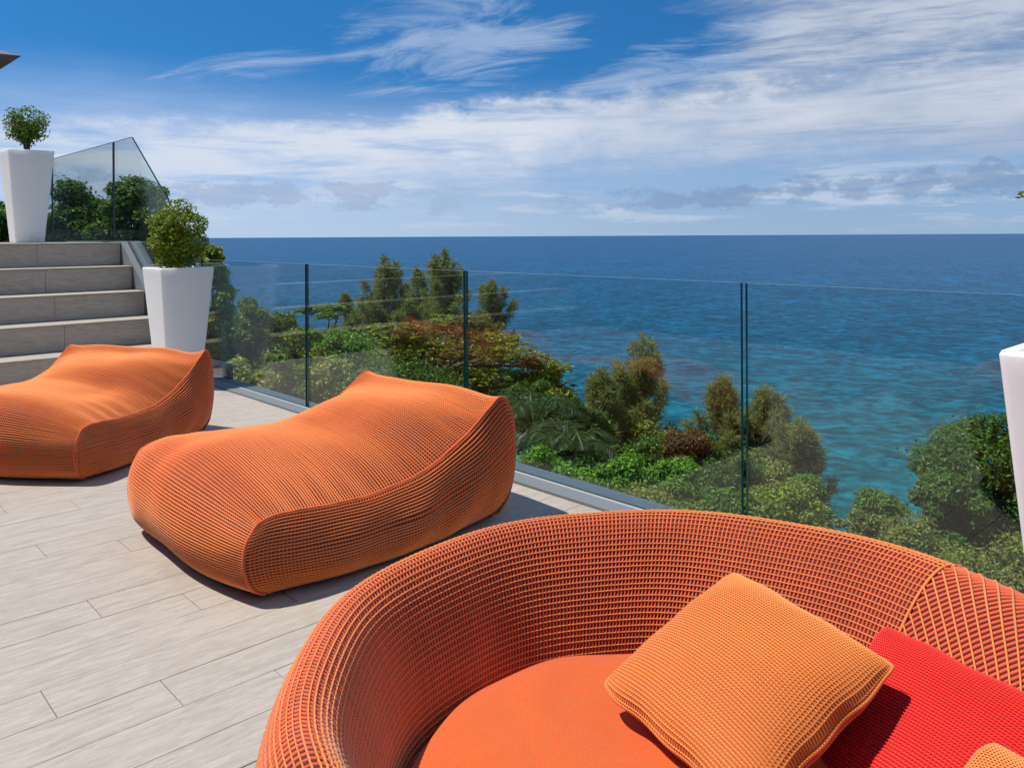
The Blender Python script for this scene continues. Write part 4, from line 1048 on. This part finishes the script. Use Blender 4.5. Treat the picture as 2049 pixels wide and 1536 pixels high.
# trees beside the upper terrace
broadleaf('bushy green tree behind the upper glass, left of the panel joint', 148, 358, 27, 92, 2.4, 52, 26000, 0.17, 'leaf_mid')
broadleaf('tall rounded green tree behind the slanted glass beside the steps', 272, 342, 24, 92, 2.2, 52, 26000, 0.16, 'leaf_mid')
broadleaf('green tree behind the upper planter at the left edge', 8, 400, 24, 90, 2.2, 40, 16000, 0.16, 'leaf_dark')
broadleaf('yellow green tree directly behind the planter beside the steps', 424, 477, 15, 50, 1.35, 46, 15000, 0.115, 'leaf_yellow')
broadleaf('dark green tree below the horizon just right of the white planter', 496, 588, 21, 76, 1.6, 44, 18000, 0.13, 'leaf_mid')
broadleaf('green broad tree left of the first glass joint', 555, 618, 25, 75, 1.7, 30, 12000, 0.15, 'leaf_mid')
broadleaf('dense bright green tree right of the first glass joint', 668, 640, 27, 85, 1.8, 32, 13000, 0.15, 'leaf_bright')
broadleaf('dark leafy tree filling the gap behind the planter edge', 452, 610, 18, 55, 1.5, 26, 9000, 0.13, 'leaf_mid')
broadleaf('broad yellow green tree under the casuarina pair', 775, 655, 33, 95, 2.2, 34, 13000, 0.17, 'leaf_yellow')
# casuarinas
casuarina('wide feathery casuarina left of the pair rising above the wide tiered tree', 770, 516, 52, 56, 190, 'needle', crown_px=170)
casuarina('tallest feathery casuarina rising just left of the second glass joint', 884, 503, 54, 60, 210, 'needle', crown_px=190)
casuarina('slim casuarina between the two tall ones', 832, 540, 58, 34, 100, 'needle', crown_px=130)
casuarina('feathery casuarina just right of the second glass joint', 984, 564, 48, 46, 140, 'needle', crown_px=140)
casuarina('smallest pale casuarina left of the wide one', 690, 590, 60, 28, 80, 'needle', crown_px=90)
casuarina('tall casuarina with bronze tinged top in the middle of the right glass panel', 1278, 676, 36, 74, 230, 'needle', crown_px=240)
casuarina('grey green casuarina at the left of the bronze topped one', 1200, 744, 34, 62, 170, 'needle', crown_px=170)
casuarina('broad casuarina just left of the third glass joint', 1440, 756, 32, 72, 200, 'needle', crown_px=200)
casuarina('casuarina standing right behind the third glass joint', 1535, 780, 31, 62, 170, 'needle', crown_px=190)
casuarina('lowest rightmost casuarina leaning over the teal water', 1600, 842, 29, 70, 180, 'needle', crown_px=190)
# wide tiered tree, lounger reflection painted russet on top, and its green neighbour
almond('wide tiered tree behind the middle lounger, its top painted with the russet lounger reflection', 880, 636, 31, 235, 150, 5, 64, 26000, ['leaf_reflection', 'leaf_yellow'], 11)
almond('green tiered tree right behind the first glass joint', 650, 612, 34, 120, 150, 4, 34, 12000, ['leaf_mid', 'leaf_mid'], 12)
broadleaf('dense dark tree under the tiers of the wide tree', 800, 705, 26, 170, 1.9, 40, 14000, 0.15, 'leaf_dark')
broadleaf('dark rounded tree between the wide tiered tree and the palm', 1060, 745, 27, 75, 1.6, 28, 9000, 0.14, 'leaf_dark')
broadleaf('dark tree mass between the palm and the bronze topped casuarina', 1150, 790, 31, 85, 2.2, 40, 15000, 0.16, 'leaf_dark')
broadleaf('olive green tree mass behind the bronze topped casuarina', 1265, 815, 34, 100, 2.6, 44, 16000, 0.17, 'leaf_olive')
broadleaf('green tree mass behind the maroon bush', 1385, 850, 31, 85, 2.2, 40, 14000, 0.16, 'leaf_mid')
broadleaf('olive tree mass at the foot of the casuarina behind the third joint', 1505, 885, 29, 90, 2.0, 40, 14000, 0.15, 'leaf_olive')
broadleaf('pale green tree mass under the rightmost casuarina', 1600, 945, 24, 75, 1.5, 34, 11000, 0.13, 'leaf_mid')
broadleaf('sunlit green tree mass under the tallest casuarina', 900, 665, 36, 110, 2.4, 44, 16000, 0.18, 'leaf_mid')
broadleaf('sunlit tree mass filling the slope left of the first joint', 610, 655, 22, 75, 1.5, 36, 13000, 0.13, 'leaf_yellow')
broadleaf('green tree at the right end of the tiered canopy', 1078, 712, 30, 72, 1.7, 34, 11000, 0.16, 'leaf_yellow')
# palms
palm('feathery palm to the right of the middle lounger backrest', 1062, 775, 17, 1.5, 18, 21)
palm('smaller palm with arching fronds right of the taller palm', 1130, 835, 15, 1.25, 15, 22)
# mid-slope bushes
bs = 'bushes on the slope below the railing'
def bush(label, x, y, depth, hw_px, mat, nleaf=5000, leaf=0.10, rz=None, nclump=22): return broadleaf(label, x, y, depth, hw_px, rz, nclump, nleaf, leaf, mat, 'bush', 'slope_bush', bs)
bush('maroon leaved bush below the bronze topped casuarina', 1372, 850, 27, 62, 'leaf_maroon', 5000, 0.13)
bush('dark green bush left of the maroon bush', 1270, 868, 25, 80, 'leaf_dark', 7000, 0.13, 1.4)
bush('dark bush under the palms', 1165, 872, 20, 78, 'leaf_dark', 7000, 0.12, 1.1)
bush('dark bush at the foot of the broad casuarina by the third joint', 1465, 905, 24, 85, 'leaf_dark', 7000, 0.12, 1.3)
bush('bright green bush directly right of the middle lounger', 1085, 890, 13, 85, 'leaf_bright', 6500, 0.085, 0.62)
bush('bright green bush between the lounger and the third joint', 1225, 905, 12.5, 95, 'leaf_bright', 7000, 0.085, 0.62)
bush('vivid green flat bush in front of the maroon bush', 1345, 912, 14, 62, 'leaf_bright', 5000, 0.085, 0.36)
bush('olive bush low behind the railing right of the lounger', 1110, 950, 9.0, 105, 'leaf_olive', 7000, 0.055, 0.5)
bush('olive bush low behind the railing left of the third joint', 1290, 968, 8.6, 120, 'leaf_olive', 8000, 0.055, 0.55)
bush('leafy green bush low behind the railing at the third joint', 1450, 958, 9.5, 110, 'leaf_mid', 8000, 0.070, 0.62)
bush('loose yellow green bush low behind the railing right of the third joint', 1570, 972, 9.5, 95, 'leaf_yellow', 6000, 0.065, 0.6)
bush('grey olive bush under the rightmost casuarina', 1560, 925, 20, 88, 'leaf_olive', 6000, 0.10, 1.2)
# pale bushes close behind the left part of the railing
bush('pale variegated bush behind the railing next to the left lounger', 470, 700, 11, 95, 'leaf_pale', 6500, 0.085, 0.72)
bush('long leaved green bush behind the railing left of the first joint', 575, 705, 11.5, 85, 'leaf_mid', 5000, 0.12, 0.75)
bush('pale olive bush behind the railing right of the first joint', 660, 705, 12, 95, 'leaf_pale', 6500, 0.08, 0.85)
bush('olive bush behind the back of the middle lounger', 740, 725, 12.5, 95, 'leaf_olive', 6500, 0.09, 0.9)
bush('dark bush low behind the ledge beside the planter', 520, 655, 15, 80, 'leaf_dark', 6000, 0.10, 0.9)
bush('green bush hidden mostly by the middle lounger backrest', 880, 790, 14, 130, 'leaf_mid', 7000, 0.10, 1.0)
# right side
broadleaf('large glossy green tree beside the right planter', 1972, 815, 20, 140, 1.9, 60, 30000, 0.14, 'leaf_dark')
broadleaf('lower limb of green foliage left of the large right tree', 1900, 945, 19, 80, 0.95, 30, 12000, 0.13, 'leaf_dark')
bush('rounded olive green bush left of the large right tree', 1762, 975, 15, 72, 'leaf_mid', 6500, 0.09, 0.75)
bush('olive bush behind the right rim of the sofa', 1840, 1040, 10, 130, 'leaf_olive', 9000, 0.055, 0.62)
bush('olive bush between the sofa and the right planter', 1985, 1050, 9, 130, 'leaf_olive', 9000, 0.055, 0.75)
bush('small olive bush behind the top of the sofa rim', 1715, 1015, 10.5, 62, 'leaf_olive', 5000, 0.06, 0.5)
# thin tree out of frame on the right: one leafy twig reaches into view
rng = np.random.default_rng(77)
tb = wpos(2260, 6.5, 0); tb[2] = float(ground_z(tb[0], tb[1])) - 0.1
tt_ = tag(empty('slender_tree', tuple(tb)), 'slender tree whose single leafy twig pokes in at the right edge', 'tree')
zc_ = zpos(2100, 385, 6.5) - tb[2]
tipw = wpos(2038, 6.5, zpos(2038, 392, 6.5)) - tb
stem = spline([(0, 0, 0), (0.1, 0.05, zc_ * 0.5), (0.05, 0, zc_ - 0.1)], 12)[0]
br = spline([stem[-2], stem[-2] * 0.5 + tipw * 0.5 + np.array([0, 0, 0.05]), tipw + np.array([0, 0, 0.02])], 10)[0]
mk('trunk', *tubes([(stem, None), (br, None)], [np.linspace(0.05, 0.02, 12), np.linspace(0.010, 0.003, 10)], 6), M['bark'], tt_, smooth=True)
P = np.r_[br[rng.integers(5, 10, 8)], stem[-1] + rng.normal(size=(160, 3)) * [0.3, 0.3, 0.35] + [0.35, -0.3, 0.5]] + rng.normal(size=(168, 3)) * 0.012
P = np.r_[P, (tipw + np.array([0, 0, -0.012]))[None], (tipw + RGT * 0.03)[None]]
V, F = leaf_cards(P, unit(rng.normal(size=P.shape) + [0, 0, 0.6]), 0.075, 0.034); mk('crown', V, F, M['leaf_yellow'], tt_)

# undergrowth that nobody could count
rng = np.random.default_rng(99)
k = 60000
dep = 4.5 + rng.random(k) ** 1.6 * 45; xr_ = rng.uniform(-0.72, 0.80, k)
pu = FWD[0] * dep + RGT[0] * xr_ * dep; pv = FWD[1] * dep + RGT[1] * xr_ * dep
ok = (pu > 3.2) & (pu < 60)
pu, pv, dep = pu[ok], pv[ok], dep[ok]
hz = (0.35 + 0.35 * np.sin(pu * 1.7) * np.sin(pv * 1.3 + 1)) * (0.5 + dep / 30) + 0.15
P = np.stack([pu, pv, ground_z(pu, pv) + rng.random(len(pu)) * hz], 1)
sz = (0.07 + dep * 0.0048) * rng.uniform(0.7, 1.3, len(pu))
V, F = leaf_cards(P, unit(rng.normal(size=P.shape) * 0.7 + [0, 0, 0.7]), sz, sz * 0.5)
tag(mk('undergrowth', V, F, M['leaf_olive']), 'low tangled green undergrowth covering the slope', 'undergrowth', kind='stuff')
